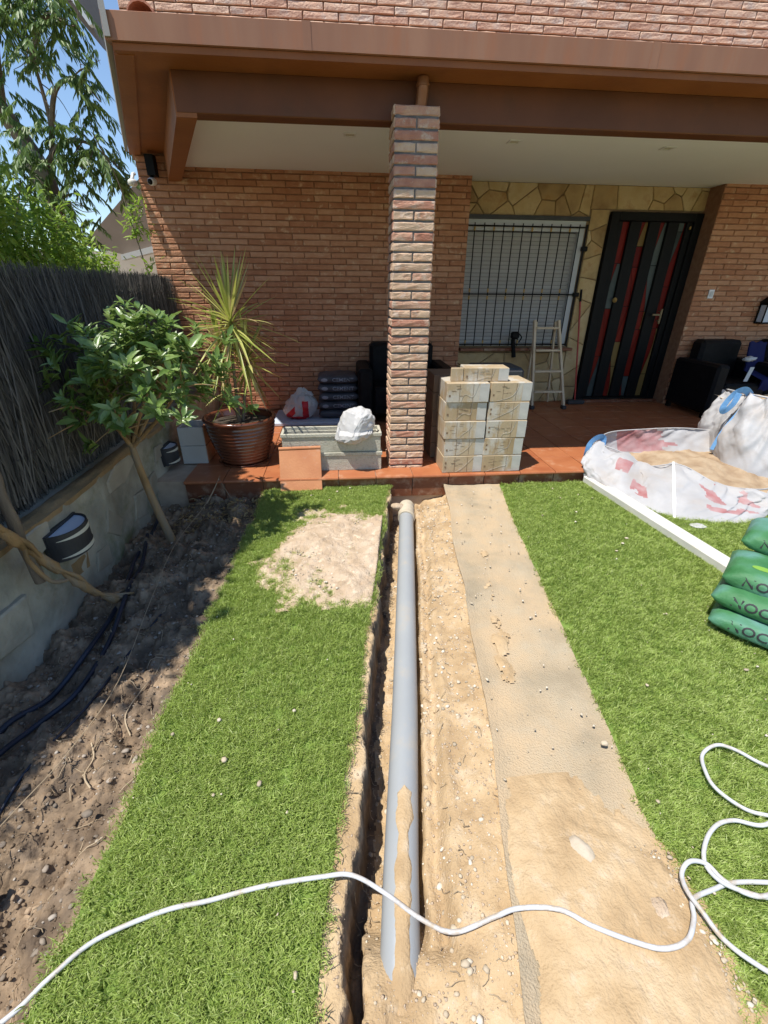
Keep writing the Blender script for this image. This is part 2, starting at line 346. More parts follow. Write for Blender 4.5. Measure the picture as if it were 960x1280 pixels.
# turf strips: mats and blades
def turf(polyL, polyR, ys, zf, nm):
    mb = MB(); G2 = []
    for y in ys:
        a, b = polyL(y), polyR(y); G2.append([(a+(b-a)*t, y, zf) for t in np.linspace(0, 1, 12)])
    mb.grid(G2); n = len(mb.V)
    # a thin rim so the mat has thickness
    for s in (0, -1):
        mb.grid([[q[s] for q in G2], [(q[s][0], q[s][1], zf-.018) for q in G2]])
    mb.grid([G2[-1], [(q[0], q[1], zf-.018) for q in G2[-1]]])
    return mb
def wv(y, k): return .008*math.sin(y*9+k)+.006*math.sin(y*23+k*2)
tl = turf(lambda y: float(ex(y, YTL, XTL))+wv(y, 0), lambda y: float(ex(y, YT, XT))+wv(y, 2), np.linspace(-.25, 3.47, 60), G-.006, 'l').build('turf_strip', m_turfb)
tag(tl, 'long strip of green artificial turf left of the trench', 'artificial turf')
tr = turf(lambda y: float(ex(y, YFR, XFR))-.005, lambda y: 6.5, np.linspace(-.25, 3.42, 40), G-.006, 'r').build('turf_lawn', m_turfb)
tag(tr, 'wide lawn of green artificial turf right of the beige strip', 'artificial turf')
# tuft of blades, instanced over the mats with geometry nodes
def tuft_mesh(k, seed):
    r_ = random.Random(seed); V = []; F = []
    for i in range(k):
        a = r_.uniform(0, 6.28); d = r_.uniform(0, .030); bx, by = d*math.cos(a), d*math.sin(a)
        L = r_.uniform(.018, .030); wd = r_.uniform(.0007, .0013); az = r_.gauss(0, 1.0); ln = r_.uniform(.15, .75)
        dx, dy = math.sin(az)*ln, -math.cos(az)*ln; px, py = math.cos(az)*wd, math.sin(az)*wd
        n = len(V)
        V += [(bx-px, by-py, 0), (bx+px, by+py, 0), (bx-px+dx*L*.35, by-py+dy*L*.35, L*.6), (bx+px+dx*L*.35, by+py+dy*L*.35, L*.6), (bx+dx*L*1.1, by+dy*L*1.1, L*.92)]
        F += [(n, n+1, n+3, n+2), (n+2, n+3, n+4)]
    return V, F
def grass_on(src, name, xr, yr, dens, seed):
    """blades written straight into one mesh, only where the photograph can see them"""
    pts = []; n = int(dens*(xr[1]-xr[0])*(yr[1]-yr[0]))
    X = rng.uniform(*xr, n); Y = rng.uniform(*yr, n)
    ok = src(X, Y); X = X[ok]; Y = Y[ok]
    return X, Y
def grass_obj(name, X, Y, z, label):
    me = bpy.data.meshes.new(name+'_points'); me.from_pydata([(float(a), float(b), z) for a, b in zip(X, Y)], [], [])
    o = link(name, me)
    ng = bpy.data.node_groups.new(name+'_blades', 'GeometryNodeTree')
    ng.interface.new_socket('Geometry', in_out='INPUT', socket_type='NodeSocketGeometry'); ng.interface.new_socket('Geometry', in_out='OUTPUT', socket_type='NodeSocketGeometry')
    n = ng.nodes; L = ng.links; gi = n.new('NodeGroupInput'); go = n.new('NodeGroupOutput')
    iop = n.new('GeometryNodeInstanceOnPoints'); ci = n.new('GeometryNodeCollectionInfo'); ci.inputs[0].default_value = TUFTS; ci.inputs[1].default_value = True; ci.inputs[2].default_value = True
    m2p = n.new('GeometryNodeMeshToPoints'); L.new(gi.outputs[0], m2p.inputs[0]); L.new(m2p.outputs[0], iop.inputs[0]); L.new(ci.outputs[0], iop.inputs[2]); iop.inputs[3].default_value = True
    rv = n.new('FunctionNodeRandomValue'); rv.data_type = 'FLOAT_VECTOR'; rv.inputs[0].default_value = (-.25, -.25, -1.1); rv.inputs[1].default_value = (.25, .25, 1.1); L.new(rv.outputs[0], iop.inputs[5])
    rs = n.new('FunctionNodeRandomValue'); rs.data_type = 'FLOAT'; rs.inputs[2].default_value = .75; rs.inputs[3].default_value = 1.3; L.new(rs.outputs[1], iop.inputs[6])
    L.new(iop.outputs[0], go.inputs[0])
    md = o.modifiers.new('blades', 'NODES'); md.node_group = ng
    return tag(o, label, 'grass', kind='stuff')
TUFTS = bpy.data.collections.new('tuft_source')
for k in range(5):
    V, F = tuft_mesh(46, 100+k); me = mesh('grass_tuft', V, F, m_blade); o = bpy.data.objects.new('grass_tuft', me); TUFTS.objects.link(o)
X, Y = grass_on(lambda x, y: (x > ex(y, YTL, XTL)-.004+.008*np.sin(y*9)) & (x < ex(y, YT, XT)+.008+.008*np.sin(y*9+2)) & ((((x+.1)/.30)**2+((y-2.48)/.42)**2 > .50+1.3*fbm(x, y, 6, 4, 3)) | (vnoise(x*22, y*22, 8)+.5*vnoise(x*60, y*60, 18) > .30)), 'l', (-.8, .4), (-.2, 3.46), 2900, 1)
grass_obj('turf_blades', X, Y, G-.006, 'short green artificial grass on the strip left of the trench')
X, Y = grass_on(lambda x, y: (x > ex(y, YFR, XFR)+.006) & (x < 2.1+y*.75), 'r', (.8, 4.6), (-.1, 3.41), 2500, 2)
grass_obj('turf_blades', X, Y, G-.006, 'short green artificial grass on the lawn right of the beige strip')

# felt: turned-over turf backing strip
G2 = []
for y in np.linspace(-.3, 3.45, 110):
    a, b = float(ex(y, YFL, XFL)), float(ex(y, YFR, XFR)); row = []
    a += .006*math.sin(y*7)+.012*float(fbm(np.array(y), np.array(1.), 3, 4, 3)); 
    for i, t in enumerate(np.linspace(0, 1, 26)):
        x = a+(b-a)*t; zz = G-.004+.012*float(fbm(np.array(x), np.array(y), 4, 4, 21))+.004*float(fbm(np.array(x), np.array(y), 25, 3, 4))
        edge = .012*(math.exp(-((t-.0)/.06)**2)); row.append((x, y, zz+edge))
    G2.append(row)
mb = MB(); mb.grid(G2)
for s in (0, -1): mb.grid([[q[s] for q in G2], [(q[s][0]+(.004 if s == 0 else -.004), q[s][1], q[s][2]-.025) for q in G2]])
mb.grid([G2[-1], [(q[0], q[1], q[2]-.03) for q in G2[-1]]])
o = mb.build('turf_backing_strip', m_felt, smooth=True); tag(o, 'beige backing of a folded over turf strip right of the trench, dusted with sand', 'turf backing')

# sand heaps
def heap(name, xr, yr, hf, base, m, label, n=170, cat='sand'):
    gx = np.linspace(*xr, n); gy = np.linspace(*yr, n); X, Y = np.meshgrid(gx, gy); H = hf(X, Y)
    Z = base+H; V = np.stack([X.ravel(), Y.ravel(), Z.ravel()], 1); h = H
    keep = (np.maximum.reduce([h[:-1,:-1], h[1:,:-1], h[:-1,1:], h[1:,1:]]) > 0)
    jj, ii = np.nonzero(keep); a = jj*n+ii; F = np.stack([a, a+1, a+n+1, a+n], 1)
    used = np.unique(F); mp = -np.ones(len(V), int); mp[used] = np.arange(len(used))
    o = link(name, mesh(name, V[used].tolist(), mp[F].tolist(), m, True)); return tag(o, label, cat, kind='stuff')
heap('sand_heap', (-.62, .32), (1.85, 3.2), lambda x, y: np.where(x > ex(y, YT, XT)+.005, -1, (.036*(1-(((x+.07)/.43)**2+((y-2.46)/.60)**2))+.034*fbm(x, y, 6, 5, 3)+.014*fbm(x, y, 30, 3, 6)+.022*sst(.05, .22, x)*sst(1.9, 2.3, y)*sst(3.1, 2.8, y))), G+.006, m_sandp, 'loose sand spilled over the left turf strip near the terrace')
heap('sand_heap', (.30, 1.02), (-.28, .9), lambda x, y: np.minimum(.03, .02*(1-((np.maximum(x-.70, 0)/.25)**2+(np.maximum(.66-x, 0)/.26)**2*sst(.0, .3, y)))*1.5)+.05*np.minimum(0, .62-y+.10*fbm(x, y, 5, 4, 2))*2+.008*fbm(x, y, 7, 5, 13)+.006*fbm(x, y, 40, 3, 16)-.08*np.maximum(0, x-.96-(.5-y)*.05)-.35*np.maximum(0, ex(y, YFL, XFL)+.085+.05*fbm(y, x, 6, 3, 8)-.16*(y-.3)-x), G+.004, m_sand, 'heap of yellowish sand spread over the near end of the beige strip')
heap('sand_heap', (.55, 1.1), (1.2, 2.9), lambda x, y: .010*(1-(((x-.68-(y-1.2)*.16)/.05)**2+((y-1.7)/.8)**2))+.022*fbm(x, y, 9, 5, 33)+.006*fbm(x, y, 50, 3, 36)-.010, G+.004, m_sand, 'thin scatter of sand along the middle of the beige strip')

# pebbles
def ico():
    t = (1+5**.5)/2; v = np.array([(-1,t,0),(1,t,0),(-1,-t,0),(1,-t,0),(0,-1,t),(0,1,t),(0,-1,-t),(0,1,-t),(t,0,-1),(t,0,1),(-t,0,-1),(-t,0,1)], float); v /= np.linalg.norm(v[0])
    f = np.array([(0,11,5),(0,5,1),(0,1,7),(0,7,10),(0,10,11),(1,5,9),(5,11,4),(11,10,2),(10,7,6),(7,1,8),(3,9,4),(3,4,2),(3,2,6),(3,6,8),(3,8,9),(4,9,5),(2,4,11),(6,2,10),(8,6,7),(9,8,1)]); return v, f
IV, IF = ico()
def pebbles(name, X, Y, Z, Rr, m, label, cat='gravel'):
    n = len(X); sc = np.stack([Rr*rng.uniform(.8, 1.5, n), Rr*rng.uniform(.7, 1.1, n), Rr*rng.uniform(.4, .7, n)], 1)
    v = IV[None]*(1+rng.uniform(-.22, .22, (n, 12, 1)))*sc[:, None]; a = rng.uniform(0, 6.28, n); c, s = np.cos(a)[:, None], np.sin(a)[:, None]
    x = v[..., 0]*c-v[..., 1]*s; y = v[..., 0]*s+v[..., 1]*c
    V = np.stack([x+X[:, None], y+Y[:, None], v[..., 2]+Z[:, None]], 2).reshape(-1, 3); F = (IF[None]+12*np.arange(n)[:, None, None]).reshape(-1, 3)
    o = link(name, mesh(name, V.tolist(), F.tolist(), m, True)); return tag(o, label, cat, kind='stuff')
def scat(n, xr, yr, cond): X = rng.uniform(*xr, n); Y = rng.uniform(*yr, n); k = cond(X, Y); return X[k], Y[k]
X, Y = scat(5200, (-1.52, -.62), (.1, 3.5), lambda x, y: (x < ex(y, YTL, XTL)-.0)); Rr = .0016+.011*rng.random(len(X))**6
pebbles('bed_gravel', X, Y, ground_z(X, Y)+Rr*.25, Rr, m_pebd, 'small grey pebbles in the dug soil bed by the wall')
X, Y = scat(7500, (-.05, .9), (.1, 3.4), lambda x, y: (x > ex(y, YL, XL)+.03) & (x < ex(y, YFL, XFL)+.02)); Rr = .0015+.009*rng.random(len(X))**6
pebbles('trench_gravel', X, Y, ground_z(X, Y)+Rr*.25, Rr, m_peb, 'small pale pebbles on the sandy bank beside the pipe')
X, Y = scat(2600, (.38, 1.0), (.0, .7), lambda x, y: (y < .66) & (x < .93) & (x > ex(y, YFL, XFL)+.13)); Rr = .0015+.006*rng.random(len(X))**5
pebbles('sand_gravel', X, Y, G+.020+0*X, Rr, m_peb, 'small pebbles on the near sand heap')
X, Y = scat(1300, (-.5, .25), (1.95, 3.0), lambda x, y: ((x+.1)/.33)**2+((y-2.45)/.5)**2 < .9); Rr = .002+.006*rng.random(len(X))**4
pebbles('heap_gravel', X, Y, G+.03+0*X, Rr, m_peb, 'small pale pebbles on the sand heap upon the left turf')
X, Y = scat(360, (.45, 1.3), (.8, 3.4), lambda x, y: (x > ex(y, YFL, XFL)+.02) & (x < ex(y, YFR, XFR)-.02)); Rr = .002+.006*rng.random(len(X))**3
pebbles('strip_gravel', X, Y, G+.012+0*X, Rr, m_peb, 'few pebbles scattered on the beige backing strip')
X, Y = scat(900, (-.75, 3.0), (.15, 3.4), lambda x, y: (((x > ex(y, YTL, XTL)+.02) & (x < ex(y, YT, XT)-.02)) | (x > ex(y, YFR, XFR)+.01)) & ((rng.random(len(x)) < .22) | (np.abs(x-ex(y, YFR, XFR)) < .08) & (y < 1))); Rr = .003+.008*rng.random(len(X))**2.5
pebbles('turf_litter', X, Y, G+.021+0*X, Rr, m_peb, 'pale crumbs and dry bits littering the turf')
X, Y = scat(16000, (-.12, .95), (.1, 3.4), lambda x, y: ((x > ex(y, YL, XL)+.08) & (x < ex(y, YFL, XFL)+.01)) | ((x > ex(y, YT, XT)+.01) & (x < ex(y, YL, XL)-.01)) | ((x > ex(y, YFL, XFL)+.12) & (y < .64) & (x < .93))); Rr = .0013+.004*rng.random(len(X))**4
Z = ground_z(X, Y); Z = np.where(X > ex(Y, YFL, XFL)+.04, G+.014+.008*rng.random(len(X)), Z)
pebbles('sand_crumbs', X, Y, Z+Rr*.3, Rr, m_sandp, 'fine crumbs of dug sandy earth around the trench')
X, Y = scat(9000, (-1.5, -.66), (.1, 3.4), lambda x, y: x < ex(y, YTL, XTL)-.01); Rr = .0018+.009*rng.random(len(X))**4
pebbles('soil_clods', X, Y, ground_z(X, Y)+Rr*.2, Rr, m_soil, 'small clods of dark soil in the dug bed')
def rock(name, x, y, z, s, m, label, seed, rz=0):
    import bmesh
    b = bmesh.new(); bmesh.ops.create_icosphere(b, subdivisions=3, radius=1)
    for v in b.verts:
        d = 1+.22*mnoise.noise(v.co*1.3+Vector((seed, 0, 0)))+.10*mnoise.noise(v.co*3+Vector((seed, 4, 0))); v.co *= d
        v.co = Vector((v.co.x*s[0], v.co.y*s[1], v.co.z*s[2]))
    me = bpy.data.meshes.new(name); b.to_mesh(me); b.free(); me.materials.append(m); me.polygons.foreach_set('use_smooth', [True]*len(me.polygons))
    o = link(name, me); o.location = (x, y, z); o.rotation_euler = (jit(.2), jit(.2), rz); return tag(o, label, 'stone')
for a in [('stone', .665, .655, G+.03, (.026, .042, .017), m_tan, 'oval tan stone on the near sand heap, largest there', 3, .5), ('stone', .80, .50, G+.022, (.035, .028, .012), m_sandp, 'flat dusty stone beside the bend of the white hose', 5, .2),
          ('stone', -1.325, 1.11, -.165, (.018, .014, .012), m_pebd, 'round grey stone at the left edge of the soil bed', 8, 0), ('stone', -.885, .93, -.135, (.017, .013, .010), m_pebd, 'small grey stone in sunlit soil beside the turf strip', 11, 0),
          ('stone', -1.11, .73, -.17, (.05, .035, .035), m_soil, 'large earthy stone half buried in the near soil bed', 14, .4), ('stone', .925, .985, G+.02, (.013, .011, .008), m_peb, 'round pale stone on the right lawn beside the backing strip', 17, 0),
          ('stone', .42, 3.15, -.15, (.06, .04, .03), m_sandp, 'broken pale lump lying by the far end of the grey pipe', 21, .3)]: rock(*a)

# ---------------------------------------------------------------- SETTING: terrace
TY = 3.45
terr = MB(); terr.box(-1.56, 6.8, TY+.03, 6.2, -.5, -.012); terr = terr.build('terrace', m_grout); tag(terr, kind='structure')
def tile_mesh(wd, dp, seed, nose=False):
    mb = MB(); h = .02
    if nose:   # bullnose front edge
        pr = [(0, -.028), (-.012, -.024), (-.018, -.014), (-.014, -.004), (0, 0), (dp, 0), (dp, -.02)]
        V = []; n = len(pr)
        for x in (0, wd): V += [(x, a, b) for a, b in pr]
        mb.add(V, [tuple(range(n)), tuple(range(n, 2*n))[::-1]]+[(i, i+n, (i+1) % n+n, (i+1) % n) for i in range(n)])
    else: mb.box(0, wd, 0, dp, -h, 0, ch=.0025)
    return mesh('tile', mb.V, mb.F, m_tile)
tw, td, gp = .315, .325, .006
mt = tile_mesh(tw-gp, td-gp, 1); mn = tile_mesh(tw-gp, td-gp+.02, 2, True)
x0 = 1.84-tw*11
k = 0
for j in range(9):
    for i in range(27):
        x = x0+i*tw; y = TY+j*td+(.0 if j == 0 else .02)
        if x < -1.62 or x > 6.5 or y > 6.0: continue
        if x > 5.4 and j < 2 and False: continue
        o = link('tile', mn if j == 0 else mt, terr, world=False); o.location = (x+gp/2, y, jit(.0006)); o.rotation_euler = (jit(.0015), jit(.0015), 0)
mb = MB()
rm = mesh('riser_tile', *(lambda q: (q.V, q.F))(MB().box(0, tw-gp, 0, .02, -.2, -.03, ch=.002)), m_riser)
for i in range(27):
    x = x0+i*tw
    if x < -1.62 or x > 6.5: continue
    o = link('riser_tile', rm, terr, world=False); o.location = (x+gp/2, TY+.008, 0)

# ---------------------------------------------------------------- SETTING: brickwork
def brick_variant(L, H, D, seed, m, rough=.0025):
    r_ = random.Random(seed); nx_ = 7; V = []; F = []
    xs = [0, .006]+[L*t for t in (.25, .5, .75)]+[L-.006, L]; zs = [0, .006, H*.5, H-.006, H]
    for j, z in enumerate(zs):
        for i, x in enumerate(xs):
            e = (i in (0, 6)) or (j in (0, 4)); y = -D+(.006 if e else 0)+r_.uniform(-rough, rough)
            V.append((x+(r_.uniform(-rough, rough)*.7 if e else 0), y, z+(r_.uniform(-rough, rough)*.8 if e else 0)))
    n = len(xs)
    for j in range(4):
        for i in range(6): F.append((j*n+i, j*n+i+1, (j+1)*n+i+1, (j+1)*n+i))
    per = [i for i in range(n)]+[j*n+n-1 for j in range(1, 5)]+[4*n+i for i in range(n-2, -1, -1)]+[j*n for j in range(3, 0, -1)]
    k = len(V)
    for q in per: V.append((V[q][0], .0, V[q][2]))
    m2 = len(per)
    for a in range(m2): b = (a+1) % m2; F.append((per[b], per[a], k+a, k+b))
    return V, F
def brick_wall(parent, org, W, H, L, ch, m, seed, joint=.010, D=.012, rot=0, skip=None, limit=300, rough=.002, phase=.0, pat=None):
    """courses of real bricks standing proud of a mortar plane; u runs along the wall (rot about z), v up"""
    hb = ch-joint; T = Matrix.Translation(org) @ Matrix.Rotation(rot, 4, 'Z'); r_ = random.Random(seed)
    var = [brick_variant(L-joint, hb, D, seed*10+i, m, rough) for i in range(6)]
    mev = [mesh('brick', v[0], v[1], m) for v in var]
    items = []
    for j in range(int(H/ch)):
        off = (-(phase+(.5 if j % 2 else 0)+r_.uniform(-.07, .07)) % 1.0)*L-L
        u = off
        while u < W-.01:
            a, b = max(u, 0), min(u+L, W)
            if b-a > .03 and not (skip and skip((a+b)/2, j*ch+ch/2)):
                c = T @ Vector(((a+b)/2, 0, j*ch)); items.append(((c-cam.location).length if True else 0, a, b, j, r_.randrange(6)))
            u += L
    items.sort(); big = MB()
    for k, (d, a, b, j, v) in enumerate(items):
        sx = (b-a-joint)/(L-joint)
        if k < limit:
            o = link('brick', mev[v], parent, world=False)
            o.matrix_basis = (parent.matrix_basis.inverted() if parent.type == 'EMPTY' else Matrix.Identity(4)) @ T @ Matrix.Translation((a+joint/2, r_.uniform(-.0015, .0015), j*ch+joint/2)) @ Matrix.Diagonal((sx, 1, 1, 1))
        else:
            big.add([T @ Vector((x*sx+a+joint/2, y, z+j*ch+joint/2)) for x, y, z in var[v][0]], var[v][1])
    if big.V: tag(big.build('brickwork', m, parent), kind='stuff')
CZ = 2.51
# left rear wall
wl = empty('house_wall', (-2.0, 5.8, 0), 'brown brick rear wall of the porch left of the window, half in sun at its left end', 'wall')
mb = MB(); mb.box(-1.998, 1.498, 5.8, 6.1, -.4, 2.75); mb.build('mortar', m_mortar, wl)
brick_wall(wl, (-2.0, 5.8, 0), 3.50, 2.60, .30, .059, m_brick, 3, joint=.008)
sw = MB(); sw.box(-2.0, -1.86, 5.84, 9, -.4, 2.9); sw.build('side_wall', m_brick, wl)
# right rear wall
wr = empty('house_wall', (4.46, 5.8, 0), 'brown brick wall to the right of the entrance door behind the black sofas', 'wall')
mb = MB(); mb.box(4.462, 7, 5.8, 6.1, -.4, 2.75); mb.build('mortar', m_mortar, wr)
brick_wall(wr, (4.46, 5.8, 0), 2.3, 2.60, .30, .059, m_brick, 4, joint=.008)
# upper wall above the porch roof
UEZ = 5.62
wu = empty('upper_wall', (-1.7, 5.25, 2.7), 'sunlit pinkish brick wall of the upper floor above the gutter', 'wall')
mb = MB(); mb.box(-1.698, 7, 5.25, 5.5, 2.7, 6.6); mb.build('mortar', m_mortar, wu)
brick_wall(wu, (-1.70, 5.25, 3.20), 7.6, .70, .30, .058, m_bricku, 5, joint=.009, rough=.0022, D=.014)
mb = MB(); mb.box(-1.75, 7, 4.85, 5.5, UEZ, UEZ+.15); mb.build('eave', m_paint, wu)
# flagstone wall between
ws = empty('stone_wall', (1.55, 6.05, 0), 'yellow flagstone cladding around the barred window and the entrance door', 'wall')
mb = MB(); mb.box(1.50, 3.28, 6.05, 6.3, 0, .76); mb.box(1.50, 3.28, 6.05, 6.3, 2.14, 2.75); mb.box(3.2805, 4.6, 6.05, 6.3, 2.22, 2.75); mb.box(3.01, 3.28, 6.05, 6.3, .7605, 2.1395); mb.build('mortar', m_joint, ws)
def clip(poly, nx_, ny_, d):
    out = []
    for i in range(len(poly)):
        a, b = poly[i], poly[(i+1) % len(poly)]; da = a[0]*nx_+a[1]*ny_-d; db = b[0]*nx_+b[1]*ny_-d
        if da <= 0: out.append(a)
        if (da <= 0) != (db <= 0): t = da/(da-db); out.append((a[0]+(b[0]-a[0])*t, a[1]+(b[1]-a[1])*t))
    return out
def flags(parent, rect, n, seed, gap=.008, axis='y', pos=6.05, th=.022, m=m_stone):
    r_ = random.Random(seed); u0, u1, v0, v1 = rect; P = []
    for _ in range(600):
        if len(P) >= n: break
        q = (r_.uniform(u0-.05, u1+.05), r_.uniform(v0-.05, v1+.05))
        if all((q[0]-a[0])**2+(q[1]-a[1])**2 > .45*(u1-u0)*(v1-v0)/n for a in P): P.append(q)
    for i, a in enumerate(P):
        poly = [(u0, v0), (u1, v0), (u1, v1), (u0, v1)]
        for j, b in enumerate(P):
            if i == j: continue
            dx, dy = b[0]-a[0], b[1]-a[1]; l = math.hypot(dx, dy); poly = clip(poly, dx/l, dy/l, (a[0]+b[0])/2*dx/l+(a[1]+b[1])/2*dy/l-gap/2)
            if len(poly) < 3: break
        if len(poly) < 3: continue
        poly = clip(clip(clip(clip(poly, 1, 0, u1-gap/2), -1, 0, -u0-gap/2), 0, 1, v1-gap/2), 0, -1, -v0-gap/2)
        if len(poly) < 3: continue
        cxx = sum(q[0] for q in poly)/len(poly); cyy = sum(q[1] for q in poly)/len(poly)
        if max(math.hypot(q[0]-cxx, q[1]-cyy) for q in poly) < .03: continue
        t2 = th*r_.uniform(.7, 1.2); ins = [(cxx+(q[0]-cxx)*.93, cyy+(q[1]-cyy)*.93) for q in poly]; k = len(poly)
        W3 = (lambda u, v, h: (u, pos-h, v)) if axis == 'y' else (lambda u, v, h: (pos+h, u, v))
        V = [W3(*q, 0) for q in poly]+[W3(*q, t2*.75) for q in poly]+[W3(*q, t2+r_.uniform(-.003, .003)) for q in ins]
        F = [(a_, (a_+1) % k, (a_+1) % k+k, a_+k) for a_ in range(k)]+[(a_+k, (a_+1) % k+k, (a_+1) % k+2*k, a_+2*k) for a_ in range(k)]+[tuple(range(2*k, 3*k))]
        fixn(link('flagstone', mesh('flagstone', V, F, m), parent))
flags(ws, (1.50, 3.02, 2.19, 2.51), 15, 1); flags(ws, (3.02, 4.47, 2.27, 2.51), 9, 2); flags(ws, (3.04, 3.27, 0.0, 2.27), 11, 3); flags(ws, (1.50, 3.04, 0.0, .66), 14, 4)
# column
col = empty('brick_column', (.40, 3.62, 0), 'square brick column with alternating red and buff courses carrying the porch roof', 'column')
cw = .30; cxl, cyl = .395, 3.625
mb = MB(); mb.box(cxl+.008, cxl+cw-.008, cyl+.008, cyl+cw-.008, -.3, 2.455); mb.build('mortar', m_mortarc, col)
chh = .0625; nrow = 39; z0c = 2.462-nrow*chh
vs = {}
for L_, nm in ((cw, 'f'), (cw/2, 'h')):
    for s in range(5): 
        for mm in (m_brickc, m_brickb): 
            v = brick_variant(L_-.010, chh-.013, .012, 70+s+(9 if L_ < .2 else 0), mm, .0024); vs[(nm, s, mm.name)] = mesh('brick', v[0], v[1], mm)
def put(me, T): o = link('brick', me, col, world=False); o.matrix_basis = col.matrix_basis.inverted() @ T
for j in range(-2, nrow):
    z = z0c+j*chh+.006
    odd = (nrow-1-j) % 2
    for face in range(4):
        T0 = Matrix.Translation((cxl+cw/2, cyl+cw/2, z)) @ Matrix.Rotation(face*math.pi/2, 4, 'Z') @ Matrix.Translation((-cw/2, -cw/2+.012, 0))
        if face == 2: continue
        full = (odd == 0) if face % 2 == 0 else (odd == 1)
        if full: put(vs[('f', random.randrange(5), random.choice([m_brickc, m_brickc, m_brickc, m_brickb]).name)], T0 @ Matrix.Translation((.005, jit(.002), 0)))
        else:
            for q in range(2): put(vs[('h', random.randrange(5), random.choice([m_brickb, m_brickb, m_brickb, m_brickc]).name)], T0 @ Matrix.Translation((.005+q*cw/2, jit(.002), 0)))

# ---------------------------------------------------------------- porch roof
EY = 3.50; EX = lambda y: -1.17-(y-EY)*.365
pr = empty('porch_roof', (-1.1, EY, 2.6), 'brown painted porch roof with white ceiling over the terrace', 'roof')
mb = MB(); mb.prism([(EX(3.552), 3.552), (7, 3.552), (7, 4.65), (EX(4.65), 4.65)], 2.612, 2.70); mb.prism([(EX(4.65), 4.65), (7, 4.65), (7, 6.1), (EX(6.1), 6.1)], 2.612, 2.70); mb.build('soffit', m_paint, pr)
# gutter: folded metal fascia
gpz = [(EY, 2.602), (EY-.012, 2.612), (EY-.03, 2.63), (EY-.036, 2.755), (EY-.030, 2.763), (EY-.016, 2.763), (EY-.012, 2.75), (EY+.06, 2.745), (EY+.06, 2.602)]
def extr(prof, xa, xb, name, m, par):
    mb = MB(); n = len(prof); V = [(xa, a, b) for a, b in prof]+[(xb, a, b) for a, b in prof]
    mb.add(V, [tuple(range(n)), tuple(range(n, 2*n))[::-1]]+[(i, i+n, (i+1) % n+n, (i+1) % n) for i in range(n)]); return fixn(mb.build(name, m, par))
extr([(EY-.019, 2.632), (EY-.019, 2.750), (EY-.012, 2.754), (EY-.005, 2.750), (EY-.001, 2.738), (EY+.05, 2.736), (EY+.05, 2.632)], -1.232, 7, 'gutter', m_gutter, pr)
extr([(EY+.004, 2.598), (EY+.004, 2.630), (EY+.05, 2.630), (EY+.05, 2.598)], -1.205, 7, 'fascia_board', m_paint, pr)
for xj in (-.15, 1.95, 4.05):
    q = MB(); q.box(xj, xj+.05, EY-.0215, EY+.0, 2.6305, 2.7545); q.build('gutter_joint', m_gutter, pr)
# side verge fascia
d = Vector((-.365, 1, 0)).normalized(); nrm = Vector((-1, -.365, 0)).normalized()
def sidebeam(p0, p1, w0, w1, z0, z1, name, m):
    mb = MB(); V = []
    for z in (z0, z1):
        for P_, w_ in ((p0, w0), (p1, w0), (p1, w1), (p0, w1)): V.append((P_[0]+w_, P_[1], z))
    mb.add(V, [(0,3,2,1), (4,5,6,7), (0,1,5,4), (1,2,6,5), (2,3,7,6), (3,0,4,7)]); return mb.build(name, m, pr)
sidebeam((EX(3.552), 3.552), (EX(5.79), 5.79), -.035, .075, 2.594, 2.755, 'verge_board', m_paint)
sidebeam((EX(3.46), 3.462), (EX(5.9), 5.9), -.068, -.037, 2.64, 2.80, 'verge_flashing', mat('zinc_flashing', [(.3,.29,.28)], 4, .6))
# beams
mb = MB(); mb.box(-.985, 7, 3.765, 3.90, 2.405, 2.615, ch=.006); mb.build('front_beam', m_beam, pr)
sidebeam((-.985, 3.768), (-1.70, 5.79), -.005, .125, 2.385, 2.611, 'side_beam', m_paint)
mb = MB(); mb.prism([(-.88, 3.895), (7, 3.895), (7, 6.06), (-1.70, 6.06)], CZ, 2.605); mb.build('ceiling', m_ceil, pr)
mb = MB()
for k in range(28):
    x = -1.1+k*.29
    mb.lathe([(.001, .0), (.001, .0)], (x, 3.7, 2.7), 4) if False else None
for k in range(3):
    mb2 = MB(); x = -1.03+k*2.35
    Gt = [[(x+.075*math.cos(a)*(1-.1*t), EY+.02+t*.4, 2.745+.075*math.sin(a)+t*.03) for a in np.linspace(0, math.pi, 9)] for t in (0, 1)]
    mb2.grid(Gt); G3 = [[(q[0], q[1], q[2]-.012) for q in r_] for r_ in Gt]; mb2.grid(G3); mb2.grid([Gt[0], G3[0]])
    if k == 0: mb2.build('roof_tile', m_clay, pr)
# outlet pipe into the column
dp = MB(); P = spline([(.585, 3.69, 2.605), (.585, 3.69, 2.565), (.583, 3.70, 2.52), (.577, 3.715, 2.45)], 6); dp.tube(P, .038, 18)
dpo = empty('downpipe', (.58, 3.70, 2.45), 'short copper coloured elbow pipe from the soffit into the column top', 'pipe')
sharp(dp.build('pipe', m_copper, dpo), 50); q = MB(); q.tube([(.585, 3.69, 2.575), (.585, 3.69, 2.562)], .043, 18); q.build('collar', m_copper, dpo)
